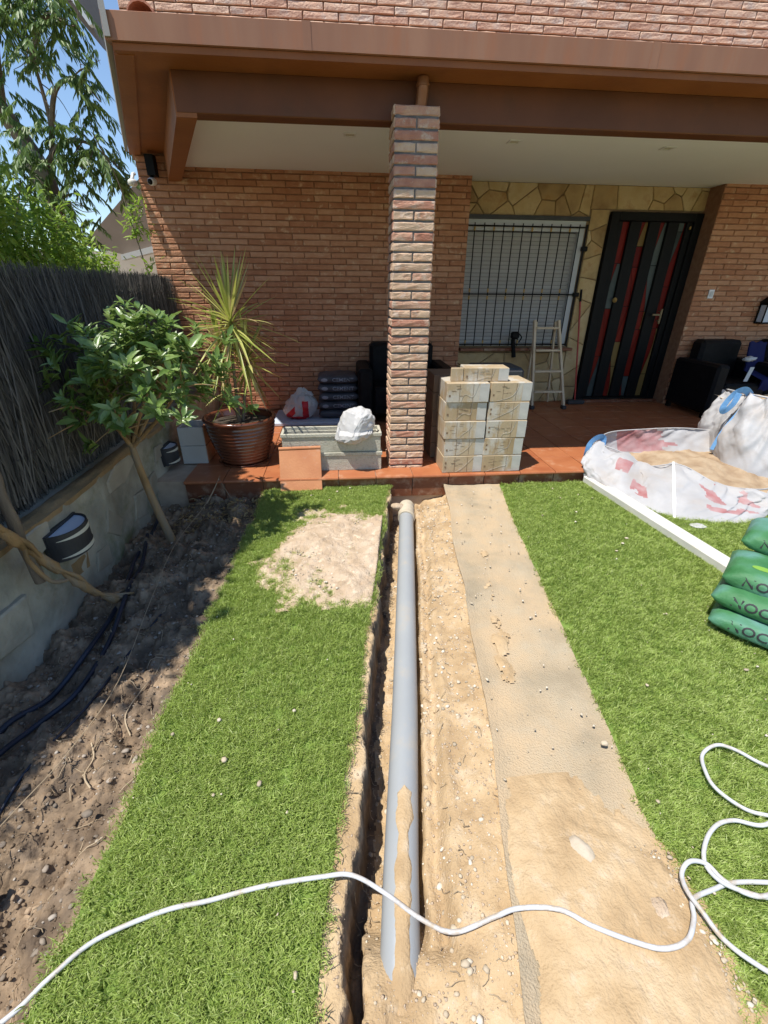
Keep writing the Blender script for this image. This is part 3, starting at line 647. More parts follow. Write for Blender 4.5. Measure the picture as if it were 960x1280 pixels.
# recessed ceiling lights
for (x, y), lab in (((.14, 4.51), 'square recessed ceiling light left of the brick column'), ((1.50, 4.53), 'square recessed ceiling light above the barred window, middle one of three'), ((2.87, 4.55), 'square recessed ceiling light nearest the entrance door')):
    t = empty('ceiling_light', (x, y, CZ), lab, 'ceiling light', 'recessed lights in the porch ceiling')
    mb = MB()
    for a in ((-.05, -.035, -.05, .05), (.035, .05, -.05, .05), (-.035, .035, -.05, -.035), (-.035, .035, .035, .05)): mb.box(x+a[0], x+a[1], y+a[2], y+a[3], CZ-.006, CZ-.0005)
    mb.build('frame', m_white, t); mb = MB(); mb.box(x-.034, x+.034, y-.034, y+.034, CZ-.003, CZ-.0005); mb.build('lens', m_lampw, t)

# ---------------------------------------------------------------- window with shutter and grille
wx0, wx1, wz0, wz1, wy = 1.51, 3.0, .745, 2.15, 6.04
win = empty('barred_window', (2.28, wy, .72), 'wide window with grey roller shutter down behind a black iron grille', 'window')
mb = MB(); mb.box(wx0, wx0+.045, wy+.0, wy+.12, wz0, wz1); mb.box(wx1-.06, wx1, wy+.0, wy+.12, wz0, wz1); mb.box(wx0+.045, wx1-.06, wy+.0, wy+.12, wz1-.11, wz1); mb.box(wx0+.045, wx1-.06, wy, wy+.12, wz0, wz0+.02); mb.build('frame', m_frame, win)
mb = MB(); mb.box(wx0-.0, wx1+.02, wy-.05, wy+.004, wz1+.001, wz1+.04); mb.build('lintel', m_dkgrey, win)
sl = mesh('slat', *(lambda q: (q.V, q.F))((lambda q: (q.grid([[(x, -.008*math.cos(t*1.2), t*.021) for x in (0, wx1-wx0-.108)] for t in (-1, -.5, 0, .5, .95)]), q)[1])(MB())), m_shut)
for k in range(29):
    o = link('slat', sl, win, world=False); o.matrix_basis = win.matrix_basis.inverted() @ Matrix.Translation((wx0+.047, wy+.075, wz0+.045+k*.0435))
mb = MB(); mb.box(wx0+.045, wx1-.06, wy+.1, wy+.12, wz0, wz1); mb.build('backing', m_dkgrey, win)
gb = MB(); gyy = wy-.045
gr = empty('window_grille', (2.28, gyy, .75), 'black iron grille with brass collars fixed over the roller shutter window', 'grille')
for z in (.765, 1.36, 2.08): q = MB(); q.box(wx0-.01, wx1+.005, gyy-.006, gyy+.006, z-.008, z+.008); q.build('rail', m_black, gr)
for s in (0, 1): q = MB(); x = (wx0-.005, wx1+.0)[s]; q.box(x-.009, x+.009, gyy-.009, gyy+.009, .745, 2.11); q.build('end_post', m_black, gr)
nb = 12
for k in range(1, nb+1):
    x = wx0+(wx1-wx0-.02)*k/(nb+.6); q = MB(); q.tube([(x, gyy, .75), (x, gyy, 2.11)], .0062, 6); bb = q.build('bar', m_black, gr)
    if k % 2 == 1:
        for z in (.80, 1.32, 1.40, 2.05):
            q = MB(); q.lathe([(.001, -.024), (.013, -.017), (.009, -.006), (.016, .002), (.009, .008), (.013, .016), (.001, .024)], (x, gyy, z), 8); q.build('brass_collar', m_brass, bb)
for z in (1.36, 1.86): q = MB(); q.box(wx1-.02, wx1+.05, gyy-.02, gyy+.03, z-.025, z+.025, ch=.006); q.build('hinge', m_black, gr)
sill = empty('window_sill', (2.28, 6.0, .70), 'brown tiled sill below the barred window', 'sill')
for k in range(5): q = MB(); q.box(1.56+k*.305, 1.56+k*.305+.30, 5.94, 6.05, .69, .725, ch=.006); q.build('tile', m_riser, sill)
# ---------------------------------------------------------------- entrance door
dx0, dx1, dz1, dy = 3.285, 4.455, 2.25, 6.03
dr = empty('entrance_door', (3.87, dy, 0), 'black entrance door with four tall strips of red and grey stained glass', 'door')
mb = MB(); mb.box(dx0, dx0+.10, dy-.04, dy+.06, .0, dz1, ch=.004); mb.box(dx1-.10, dx1, dy-.04, dy+.06, .0, dz1, ch=.004); mb.box(dx0+.1, dx1-.1, dy-.04, dy+.06, dz1-.09, dz1, ch=.004); mb.box(dx0+.1, dx1-.1, dy-.04, dy+.06, .0, .06, ch=.004); mb.build('frame', m_black, dr)
mb = MB(); mb.box(dx0+.1, dx1-.1, dy+.035, dy+.055, .06, dz1-.09); mb.build('door_leaf', m_black, dr)
ix0 = dx0+.10; iw = dx1-dx0-.20; pitch = iw/4
rs = random.Random(5)
for s in range(5):
    xa = ix0+s*pitch-.072; xb = xa+.144
    xa = max(xa, ix0); xb = min(xb, dx1-.1); q = MB(); q.box(xa, xb, dy-.012, dy+.036, .06, dz1-.09, ch=.004); q.build('upright', m_black, dr)
for s in range(4):
    fq = rs.uniform(3, 6)
    xa = ix0+s*pitch+.074; xb = ix0+(s+1)*pitch-.074; ph = rs.uniform(0, 6); zc = [.062]; 
    while zc[-1] < dz1-.1: zc.append(min(zc[-1]+rs.uniform(.22, .62), dz1-.092))
    for k in range(len(zc)-1):
        za, zb = zc[k]+.004, zc[k+1]-.004
        if zb-za < .02: continue
        cL, cR = ((m_gred, m_ggrey), (m_gred, m_gred), (m_ggrey, m_gred), (m_gred, m_gamb))[(k+s*2+rs.randrange(2)) % 4]
        if s == 0: cL, cR = m_gred, (m_gred if k % 2 else m_ggrey)
        zz = np.linspace(za, zb, 9); mid = [xa+(xb-xa)*(.5+.42*math.sin(z*fq+ph)) for z in zz]
        for sd_, mm in ((0, cL), (1, cR)):
            q = MB()
            lo = [(xa if sd_ == 0 else m_+.003, dy+.030, z) for m_, z in zip(mid, zz)]; hi = [(m_-.003 if sd_ == 0 else xb, dy+.030, z) for m_, z in zip(mid, zz)]
            q.grid([[a_, b_] for a_, b_ in zip(lo, hi)]); q.grid([[(a_[0], a_[1]-.006, a_[2]), (b_[0], b_[1]-.006, b_[2])] for a_, b_ in zip(lo, hi)]); q.build('glass_pane', mm, dr)
q = MB(); q.box(4.20, 4.225, dy-.075, dy-.06, 1.02, 1.20, ch=.004); q.box(4.205, 4.22, dy-.06, dy-.012, 1.05, 1.065); q.box(4.205, 4.22, dy-.06, dy-.012, 1.16, 1.175); q.box(4.10, 4.21, dy-.07, dy-.055, 1.12, 1.14); q.build('handle', m_dbrass, dr)
q = MB(); q.lathe([(.001, 0), (.028, .002), (.03, .012), (.012, .02), (.014, .03), (.001, .036)], (0, 0, 0), 14); kn = link('knocker', mesh('knocker', q.V, q.F, m_brass, True), dr); kn.matrix_basis = dr.matrix_basis.inverted() @ Matrix.Translation((3.56, dy-.012, 1.30)) @ Matrix.Rotation(R(90), 4, 'X')
q = MB(); q.lathe([(.001, -.02), (.012, -.012), (.006, 0), (.014, .006), (.001, .02)], (4.32, dy-.03, 2.10), 10); q.build('hook', m_brass, dr)
q = MB(); q.box(dx0-.02, dx1+.01, dy-.10, dy-.045, .0, .035, ch=.004); q.build('threshold', m_riser, dr)
# light switch
sw = empty('light_switch', (4.68, 5.785, 1.38), 'white light switch on the brick wall right of the door', 'switch'); q = MB(); q.box(4.645, 4.715, 5.772, 5.788, 1.33, 1.43, ch=.004); q.build('plate', m_white, sw); q = MB(); q.box(4.66, 4.70, 5.766, 5.7715, 1.35, 1.41, ch=.002); q.build('rocker', m_frame, sw)
# wall lantern at the right
ln = empty('wall_lantern', (5.45, 5.72, 1.10), 'black wall lantern with pale glass on the brick wall, cut by the right edge', 'lamp')
q = MB(); q.box(5.40, 5.56, 5.66, 5.78, 1.04, 1.06); q.box(5.40, 5.56, 5.66, 5.78, 1.26, 1.285); [q.box(x, x+.012, y, y+.012, 1.06, 1.26) for x in (5.40, 5.548) for y in (5.66, 5.768)]; q.prism([(5.39, 1.285), (5.57, 1.285), (5.48, 1.36)], 5.65, 5.785, 'y'); q.build('frame', m_black, ln)
q = MB(); q.box(5.415, 5.545, 5.675, 5.765, 1.06, 1.26); q.build('glass', m_lampg, ln)
# security cameras
for (x, y, z), lab, dark in (((-2.03, 5.7, 2.35), 'white dome security camera at the outer left corner of the house wall', 0), ((-1.83, 5.68, 2.36), 'white camera with black front tucked under the brown eave by the side beam', 1)):
    t = empty('security_camera', (x, y, z), lab, 'camera')
    def rl_(q, nm, m):
        q.V = [(a*.75, b*.75, c_*.75) for a, b, c_ in q.V]
        o = link(nm, mesh(nm, q.V, q.F, m, True), t, world=False); o.rotation_euler = (R(100), 0, R(-15)); return o
    q = MB(); q.lathe([(.001, -.06), (.036, -.055), (.045, -.03), (.045, .03), (.04, .05), (.03, .056)], (0, 0, 0), 20); rl_(q, 'housing', m_white)
    q = MB(); q.lathe([(.036, .045), (.034, .058), (.02, .068), (.001, .07)], (0, 0, 0), 20); rl_(q, 'lens', m_black if dark else m_lampw)
    q = MB(); q.tube([(x, y, z+.03), (x+.0, y+.05, z+.08), (x, y+.09, z+.09)], .016, 8); q.build('bracket', m_black if dark else m_white, t)
    if dark: q = MB(); q.box(x-.03, x+.05, y-.02, y+.08, z+.05, z+.22); q.build('mount', m_black, t)

# ---------------------------------------------------------------- retaining wall, fence
rw = empty('retaining_wall', (-1.55, 2.5, -.2), 'low stained retaining wall with stone pieces below the brushwood fence', 'wall')
def wx(y): return -1.545
ys = np.linspace(-.2, 5.78, 130); zs = np.linspace(-.45, .352, 26); G2 = []
for z in zs: G2.append([(-1.55+.035*float(fbm(np.array(y), np.array(z), 3, 5, 41))+.012*float(fbm(np.array(y), np.array(z), 18, 3, 44)), y, z) for y in ys])
mb = MB(); mb.grid(G2); mb.build('render', m_wallc, rw, smooth=True)
mb = MB(); mb.box(-2.05, -1.575, -.2, 5.78, -.45, .365); mb.build('core', m_wallc, rw)
G2 = []
for t in np.linspace(0, 1, 8):
    G2.append([(-1.535+.02*float(fbm(np.array(y), np.array(t), 4, 4, 51))-.10*t, y, .362+.018*math.sin(t*3.1)+.010*float(fbm(np.array(y*2), np.array(t*3), 5, 3, 53))) for y in ys])
mb = MB(); mb.grid(G2); mb.grid([G2[0], [(q[0]-.004, q[1], q[2]-.03) for q in G2[0]]]); mb.build('coping', m_coping, rw, smooth=True)
def slab(pts, m, th=.013):   # polygon (y,z) proud of the wall
    k = len(pts); cyy = sum(q[0] for q in pts)/k; czz = sum(q[1] for q in pts)/k
    V = [(-1.56, *q) for q in pts]+[(-1.545+th*.5, *q) for q in pts]+[(-1.545+th, cyy+(q[0]-cyy)*.9, czz+(q[1]-czz)*.9) for q in pts]
    F = [(a_, (a_+1) % k, (a_+1) % k+k, a_+k) for a_ in range(k)]+[(a_+k, (a_+1) % k+k, (a_+1) % k+2*k, a_+2*k) for a_ in range(k)]+[tuple(range(2*k, 3*k))]
    fixn(link('stone', mesh('stone', V, F, m), rw))
slab([(2.78, .20), (3.0, .19), (3.22, .27), (3.16, .34), (2.92, .34), (2.78, .28)], m_slab)
slab([(3.55, .13), (3.78, .14), (3.76, .23), (3.6, .24)], m_slab); slab([(1.95, .20), (2.14, .22), (2.16, .35), (1.98, .345)], m_slab)
slab([(2.62, .0), (2.75, -.10), (2.85, -.02), (2.70, .14)], m_slab, .014); slab([(2.40, -.16), (2.58, -.20), (2.60, -.07), (2.46, -.05)], m_slab, .014); slab([(3.0, -.12), (3.2, -.16), (3.28, .02), (3.08, .05)], m_wallc, .014)
slab([(2.18, -.06), (2.36, -.08), (2.38, .02), (2.2, .03)], m_coping, .012); slab([(1.55, -.05), (1.8, -.1), (1.85, .1), (1.62, .12)], m_wallc, .014); slab([(3.35, -.1), (3.55, -.1), (3.5, .08), (3.38, .06)], m_slab, .012)
# brushwood fence
fn = empty('brushwood_fence', (-1.72, 2.5, .36), 'dark brushwood fence of upright dry twigs on top of the retaining wall', 'fence')
def fencex(y): return I(y, [.6, 3.8, 5.78], [-1.70, -1.72, -1.90])
mb = MB(); n = 9500
yb = rng.uniform(.78, 5.76, n); dep = rng.uniform(-.035, .045, n); zb = rng.uniform(.34, .5, n); L_ = rng.uniform(.5, 1.15, n); st = rng.random(n)
zt = np.minimum(zb+L_+st*.55, 1.50+rng.normal(0, .02, n)); zb = np.where(st > .5, rng.uniform(.34, .9, n), zb)
lean = rng.normal(-.06, .17, n); rad = rng.uniform(.0012, .0042, n); bow = rng.normal(0, .02, n); V = []; F = []
T = np.linspace(0, 1, 5)
px = fencex(yb)[:, None]+dep[:, None]+bow[:, None]*np.sin(T*3.14)[None]+rng.normal(0, .005, (n, 5)); py = yb[:, None]+lean[:, None]*(zt-zb)[:, None]*T+rng.normal(0, .006, (n, 5)); pz = zb[:, None]+(zt-zb)[:, None]*T
ang = np.array([0, 2.094, 4.189]); rr_ = rad[:, None]*np.array([1.2, 1.1, 1, .8, .4])[None]
Vx = px[:, :, None]+rr_[:, :, None]*np.cos(ang); Vy = py[:, :, None]+rr_[:, :, None]*np.sin(ang); Vz = np.repeat(pz[:, :, None], 3, 2)
V = np.stack([Vx, Vy, Vz], 3).reshape(-1, 3); base = (np.arange(n)*15)[:, None, None]
k_, q_ = np.meshgrid(np.arange(4), np.arange(3), indexing='ij'); a_ = (k_*3+q_).ravel(); b_ = (k_*3+(q_+1) % 3).ravel()
F = (np.stack([a_, b_, b_+3, a_+3], 1)[None]+base).reshape(-1, 4)
tag(link('brushwood', mesh('brushwood', V.tolist(), F.tolist(), m_twig), fn), kind='stuff')
mb = MB(); mb.grid([[(float(fencex(y))-.045, y, z) for y in np.linspace(.8, 5.76, 30)] for z in (.34, 1.44)]); mb.build('backing', mat('dark_thatch', [(.02,.016,.012), (.04,.03,.022)], 30, .95), fn)
for z in (.62, 1.0, 1.36):
    q = MB(); q.tube([(float(fencex(y))+.05+jit(.004), y, z+jit(.006)) for y in np.linspace(.8, 5.75, 40)], .0013, 4); q.build('wire', m_dkgrey, fn)

# ---------------------------------------------------------------- leaves
def leaves(P, D, N, L, Wd, fold=.15, droop=.15):
    """vectorised leaf blades: 7 points, 6 triangles each"""
    P = np.asarray(P); n = len(P); D = D/np.linalg.norm(D, axis=1, keepdims=True); Sx = np.cross(D, N); Sx /= np.linalg.norm(Sx, axis=1, keepdims=True)+1e-9; N2 = np.cross(Sx, D)
    L = np.asarray(L)[:, None]; Wd = np.asarray(Wd)[:, None]
    def pt(t, s, h): return P+D*L*t+Sx*Wd*s*.5+N2*(h*Wd-droop*L*t*t)
    V = np.stack([pt(0, 0, 0), pt(.33, -.9, fold), pt(.33, 0, 0), pt(.33, .9, fold), pt(.68, -.75, fold), pt(.68, 0, 0), pt(.68, .75, fold), pt(1, 0, 0)], 1).reshape(-1, 3)
    f = np.array([(0,2,1),(0,3,2),(1,2,5),(1,5,4),(2,3,6),(2,6,5),(4,5,7),(5,6,7)]); F = (f[None]+8*np.arange(n)[:, None, None]).reshape(-1, 3)
    return V, F
def unit(n): v = rng.normal(size=(n, 3)); return v/np.linalg.norm(v, axis=1, keepdims=True)
# --- small glossy-leaved tree in the bed
tb = Vector((-1.24, 2.83, -.19)); lt = empty('garden_tree', tb, 'small glossy leaved tree with slender trunk growing in the soil bed', 'tree')
q = MB(); q.tube(spline([tb, (-1.27, 2.80, .05), (-1.31, 2.80, .30), (-1.34, 2.82, .50)], 6), [.030-.010*i/18 for i in range(19)], 10); sharp(q.build('trunk', m_bark, lt), 60)
CC = np.array([-1.17, 2.80, .90]); CR = np.array([.50, .46, .40])
tips = []
fork = Vector((-1.34, 2.82, .50))
for k in range(9):
    a = k/9*6.28+jit(.3); el = random.uniform(.15, 1.2); d3 = Vector((math.cos(a)*math.cos(el), math.sin(a)*math.cos(el), math.sin(el)))
    e = Vector((CC[0]+d3.x*CR[0]*.85, CC[1]+d3.y*CR[1]*.85, CC[2]-.12+d3.z*CR[2]*.9)); mdp = fork.lerp(e, .45)+Vector((jit(.04), jit(.04), .02))
    q = MB(); pts = spline([fork, mdp, e], 6); q.tube(pts, [.015-.011*i/12 for i in range(13)], 7); br = q.build('branch', m_bark, lt)
    tips.append(e)
    for j in range(5):
        q = MB(); s0 = pts[random.randrange(4, 12)]; e2 = s0+Vector((jit(.26), jit(.26), random.uniform(-.05, .22))); q.tube(spline([s0, s0.lerp(e2, .5)+Vector((jit(.02), jit(.02), .02)), e2], 3), [.005, .0045, .004, .0035, .003, .0025, .002], 5); tips.append(e2); q.build('twig', m_bark, br)
cl = []
for k in range(185):
    d3 = unit(1)[0]; r_ = random.uniform(.45, 1.0); d3[2] = d3[2] if d3[2] > -.55 else -d3[2]; cl.append(CC+d3*CR*r_)
cl += [np.array((-1.60, 2.70, 1.12)), np.array((-1.55, 2.66, 1.08)), np.array((-1.50, 2.7, 1.15)), np.array((-.66, 2.8, 1.14)), np.array((-.70, 2.86, .95)), np.array((-.68, 2.74, .80)), np.array((-.62, 2.9, .70))]
cl += [np.array(t) for t in tips[::3]]
cl = [c for c in cl if not (c[2] < .52 and -1.35 < c[0] < -1.05)]
LP = []; LD = []; LN = []; LL = []; LW = []
for c in cl:
    axis = (c-CC)/CR; axis = axis/np.linalg.norm(axis)*.8+np.array([0, 0, .8]); axis /= np.linalg.norm(axis)
    for j in range(random.randint(9, 13)):
        u_ = unit(1)[0]; u_ = u_-axis*u_.dot(axis); u_ /= np.linalg.norm(u_); dd = u_+axis*random.uniform(.1, 1.15)
        LP.append(c+axis*jit(.035)); LD.append(dd/np.linalg.norm(dd)); LN.append(axis+unit(1)[0]*.25); LL.append(random.uniform(.045, .115)); LW.append(LL[-1]*random.uniform(.28, .40))
LP, LD, LN, LL, LW = map(np.array, (LP, LD, LN, LL, LW))
order = np.argsort(np.linalg.norm(LP-np.array([0, 0, CAMH]), axis=1))
ref = []
for k in range(4):
    Vv, Ff = leaves(np.zeros((1, 3)), np.array([[0, 1., 0]]), np.array([[0, 0, 1.]]), [1.], [.34+.03*k], .16+.05*k, .02+.07*k); ref.append(mesh('leaf', Vv.tolist(), Ff.tolist(), m_leafd, True))
for i in order[:300]:
    D = Vector(LD[i]); Sx = D.cross(Vector(LN[i])).normalized(); N2 = Sx.cross(D)
    o = link('leaf', ref[i % 4], lt, world=False); o.matrix_basis = lt.matrix_basis.inverted() @ Matrix.Translation(LP[i]) @ Matrix((Sx, D, N2)).transposed().to_4x4() @ Matrix.Scale(float(LL[i]), 4)
rest = order[300:]; Vv, Ff = leaves(LP[rest], LD[rest], LN[rest], LL[rest], LW[rest]); tag(link('foliage', mesh('foliage', Vv.tolist(), Ff.tolist(), m_leafd, True), lt), kind='stuff')

def cloud(n, c, r, lsz, par, name, m, droop=.1, down=0., clump=.0, aspect=.35, shell=.5):
    """leaves in clumps through an ellipsoid"""
    nc = max(3, int(n/45)); d_ = unit(nc); rad_ = (shell+(1-shell)*rng.random(nc))[:, None]; C0 = np.array(c)+d_*rad_*np.array(r)
    idx = rng.integers(0, nc, n); P = C0[idx]+rng.normal(size=(n, 3))*clump
    D = unit(n); D[:, 2] -= down; D += d_[idx]*.5; N = unit(n)*.6+np.array([0, 0, 1.]); L = rng.uniform(*lsz, n)
    Vv, Ff = leaves(P, D, N, L, L*aspect, .12, droop); return tag(link(name, mesh(name, Vv.tolist(), Ff.tolist(), m, True), par), kind='stuff')
# --- shrubs spilling over the fence
sb = empty('hedge_shrub', (-2.3, 3.0, .4), 'bright green shrub rising behind the brushwood fence', 'shrub')
q = MB()
for k in range(16): y = .9+k*.2; q.tube(spline([(-2.3+jit(.1), y, .3), (-2.2+jit(.2), y+jit(.2), 1.2), (-2.15+jit(.3), y+jit(.4), 2.0+jit(.2))], 4), [.02-.015*i/8 for i in range(9)], 6)
q.build('stem', m_barkg, sb)
for c, r_, n_ in (((-2.15, 1.4, 1.85), (.35, .5, .42), 3500), ((-2.2, 2.2, 1.9), (.35, .55, .45), 4500), ((-2.2, 3.1, 1.85), (.35, .6, .38), 4500), ((-2.15, 3.9, 1.68), (.3, .5, .28), 3200), ((-2.15, 4.5, 1.52), (.22, .4, .12), 1500)):
    cloud(n_, c, r_, (.035, .075), sb, 'foliage', m_leafb, clump=.075, aspect=.38)
# climber at the wall corner
cb = empty('climbing_plant', (-1.86, 5.3, .4), 'thin climber with light green leaves at the left corner of the brick wall', 'plant')
q = MB(); q.tube(spline([(-1.85, 5.2, .5), (-1.88, 5.25, 1.3), (-1.97, 5.3, 1.9), (-2.02, 5.3, 2.3), (-2.1, 5.2, 2.6)], 6), .006, 6); q.build('stem', m_barkg, cb)
for c, n_ in (((-1.97, 5.3, 1.98), 60), ((-1.90, 5.3, 1.88), 50), ((-1.86, 5.35, 2.1), 40), ((-1.88, 5.25, 1.6), 25)): cloud(n_, c, (.05, .05, .06), (.05, .11), cb, 'foliage', m_leafb, clump=.03, aspect=.25)
# --- big tree upper left
bt = empty('large_tree', (-5.2, 6.5, -.4), 'tall tree with drooping narrow leaves behind the fence at the upper left', 'tree')
q = MB(); q.tube(spline([(-3.55, 6.9, -.4), (-3.5, 6.9, 1.6), (-3.45, 6.9, 2.55), (-3.75, 6.9, 3.25), (-4.1, 6.9, 4.2), (-4.3, 6.9, 5.5)], 6), [.12-.06*i/30 for i in range(31)], 12); sharp(q.build('trunk', m_barkg, bt), 60)
brs = [[(-3.45, 6.9, 2.5), (-3.2, 6.8, 3.0), (-3.15, 6.7, 3.6), (-3.1, 6.6, 4.3)], [(-3.5, 6.9, 2.6), (-3.1, 6.7, 2.85), (-2.75, 6.6, 2.85), (-2.42, 6.55, 2.6)], [(-3.2, 6.8, 3.0), (-2.95, 6.6, 3.3), (-2.7, 6.6, 3.4), (-2.5, 6.55, 3.2)], [(-3.7, 6.9, 3.2), (-3.4, 6.7, 3.9), (-3.0, 6.6, 4.3)], [(-3.2, 6.7, 3.5), (-2.9, 6.6, 3.85), (-2.65, 6.6, 3.8)], [(-3.5, 6.9, 1.9), (-3.3, 6.7, 2.2), (-3.1, 6.6, 2.3)]]
q = MB()
for b_ in brs: pts = spline(b_, 6); q.tube(pts, [.032-.025*i/(len(pts)-1) for i in range(len(pts))], 7)
for k in range(60):
    b_ = spline(random.choice(brs), 6); s0 = random.choice(b_[3:]); e = s0+Vector((jit(.3), jit(.3), random.uniform(-.3, .3))); q.tube(spline([s0, s0.lerp(e, .5)+Vector((jit(.07), 0, jit(.08))), e], 4), [.007-.005*i/8 for i in range(9)], 5)
q.build('branches', m_barkg, bt)
def fronds(centres, par, m, nl=(16, 26), L=(.065, .12)):
    P = []; D = []; N = []; LL_ = []
    for c, sp, nfr in centres:
        for f_ in range(nfr):
            b0 = np.array(c)+rng.normal(size=3)*np.array(sp); a = rng.uniform(0, 6.28); dirv = np.array([math.cos(a), math.sin(a), rng.uniform(-.9, .1)]); dirv /= np.linalg.norm(dirv); ln_ = rng.uniform(.2, .36)
            k = int(rng.integers(*nl)*1.2); side = np.cross(dirv, [0, 0, 1.]); side /= np.linalg.norm(side)
            for j in range(k):
                t = j/k; s = 1 if j % 2 else -1; pz_ = b0+dirv*ln_*t+np.array([0, 0, -.10*t*t]); dl = side*s*.55+dirv*.7+np.array([0, 0, -.75])+rng.normal(size=3)*.12
                P.append(pz_); D.append(dl); N.append(np.array([0, 0, 1.])+rng.normal(size=3)*.3); LL_.append(rng.uniform(*L))
    P, D, N, LL_ = map(np.array, (P, D, N, LL_)); Vv, Ff = leaves(P, D, N, LL_, LL_*.24, .1, .12)
    tag(link('foliage', mesh('foliage', Vv.tolist(), Ff.tolist(), m, True), par), kind='stuff')
fronds([((-2.68, 6.55, 2.78), (.14, .2, .10), 22), ((-2.95, 6.6, 2.80), (.2, .2, .16), 34), ((-3.25, 6.7, 2.5), (.22, .2, .2), 34), ((-3.5, 6.7, 2.9), (.25, .2, .2), 26), ((-3.7, 6.7, 2.4), (.3, .2, .3), 30), ((-3.4, 6.7, 2.1), (.25, .2, .2), 26),
  ((-2.62, 6.55, 3.34), (.10, .15, .09), 14), ((-2.82, 6.6, 3.62), (.13, .2, .12), 22), ((-2.76, 6.6, 3.95), (.13, .2, .10), 20), ((-3.1, 6.6, 4.05), (.16, .2, .12), 24), ((-3.45, 6.7, 3.95), (.2, .2, .16), 26), ((-3.5, 6.7, 3.5), (.12, .2, .14), 12), ((-3.75, 6.8, 3.6), (.2, .2, .3), 22), ((-3.0, 6.6, 4.5), (.4, .2, .25), 40), ((-3.7, 6.8, 4.6), (.4, .2, .4), 40), ((-2.42, 6.5, 2.58), (.07, .12, .06), 9)], bt, m_leaft)
q = MB(); q.tube([(-3.47, 6.86, 2.48), (-3.52, 6.86, 2.72), (-3.58, 6.86, 2.82)], [.10, .125, .10], 12); q.build('bare_wood', m_slab, bt)
# unseen tree added left of the garden, dense crown placed to shade the bed
shade_tree = empty('large_tree', (-3.0, 2.0, -.4), 'added tree out of view beyond the left edge, placed to shade the soil bed', 'tree')
q = MB(); q.tube(spline([(-3.4, 2.0, -.4), (-3.4, 2.0, 1.2), (-3.3, 2.0, 2.5), (-3.0, 2.0, 3.8)], 5), [.11-.06*i/15 for i in range(16)], 10); q.build('trunk', m_barkg, shade_tree)
for c, r_, n_ in (((-2.78, 1.02, 3.9), (.52, .42, .5), 7000), ((-2.72, 1.75, 3.8), (.54, .6, .55), 10000), ((-2.72, 2.6, 3.8), (.52, .6, .5), 9000), ((-3.4, 1.6, 4.3), (.6, .8, .5), 2600), ((-2.8, 3.0, 3.5), (.42, .35, .4), 2400)):
    cloud(n_, c, r_, (.08, .13), shade_tree, 'foliage', m_leaft, clump=.11, aspect=.5, shell=.1)
# neighbours
nh = empty('neighbour_house', (-3.2, 8.5, -.4), 'neighbouring house with grey sloping roof seen past the left wall corner', 'building')
q = MB(); q.prism([(-3.75, 1.95), (-2.75, 2.78), (-2.2, 2.9), (-2.2, 2.03), (-2.75, 1.95), (-3.2, 1.84)], 8.0, 8.06, 'y'); q.build('roof', m_nroof, nh)
q = MB(); q.prism([(-3.2, 1.83), (-2.75, 1.94), (-2.2, 2.02), (-2.2, 1.94), (-2.75, 1.86), (-3.2, 1.76)], 7.9, 8.05, 'y'); q.build('fascia', m_frame, nh)
q = MB(); q.box(-6, -2.05, 8.4, 12, -.4, 1.9); q.build('wall', m_nwall, nh)
nh2 = empty('neighbour_roof', (-3.9, 10, 4.6), 'dark overhanging roof corner of a taller house against the sky', 'roof')
q = MB(); q.prism([(-3.56, 4.76), (-4.55, 5.95), (-4.4, 7), (-3.72, 5.1), (-3.66, 5.02)], 9.9, 11.5, 'y'); q.build('soffit', m_nroof, nh2)
q = MB(); q.prism([(-3.60, 5.0), (-3.66, 4.98), (-4.15, 5.7), (-4.10, 5.75)], 9.80, 9.89, 'y'); q.build('gutter', m_frame, nh2)

# ---------------------------------------------------------------- gnarled vine at the left wall
vn = empty('old_vine', (-1.36, 2.08, -.18), 'gnarled bare vine trunk leaning on the retaining wall beside the lamp', 'vine')
q = MB(); pts = spline([(-1.30, 2.14, -.17), (-1.35, 2.07, -.08), (-1.38, 1.98, .07), (-1.42, 1.92, .2), (-1.45, 1.84, .36), (-1.45, 1.76, .5), (-1.43, 1.66, .66), (-1.4, 1.5, .9)], 5)
q.tube([Vector(a)+Vector((jit(.004), jit(.006), jit(.006))) for a in pts], [.020+.007*math.sin(i*.9)+.004*jit(1) for i in range(len(pts))], 10)
q.tube([Vector(a)+Vector((.016+.006*math.sin(i*.7), .010*math.cos(i*.6), .006)) for i, a in enumerate(pts)], [.010+.003*math.sin(i*1.3) for i in range(len(pts))], 8)
sharp(q.build('trunk', m_bark, vn), 70)
q = MB(); q.tube(spline([(-1.40, 1.96, .10), (-1.41, 1.86, .16), (-1.44, 1.82, .30), (-1.45, 1.84, .36)], 5), .010, 8)
for k in range(4): q.tube(spline([(-1.32, 2.11, -.12), (-1.28+jit(.04), 2.17+jit(.05), -.165), (-1.25+jit(.05), 2.22+jit(.05), -.19)], 4), [.010-.008*i/8 for i in range(9)], 6)
q.build('side_branch', m_bark, vn)
pl = MB(); pts = spline([(-1.46, 1.86, .16), (-1.47, 1.86, .5), (-1.50, 1.90, .80), (-1.53, 1.93, 1.12), (-1.56, 1.95, 1.35)], 5); pl.tube([a+Vector((jit(.003), jit(.004), 0)) for a in pts], [.023+.003*math.sin(i*1.7) for i in range(len(pts))], 10)
tag(sharp(pl.build('wooden_stake', m_barkg), 70), 'weathered upright wooden stake crossing the vine in front of the fence', 'stake')

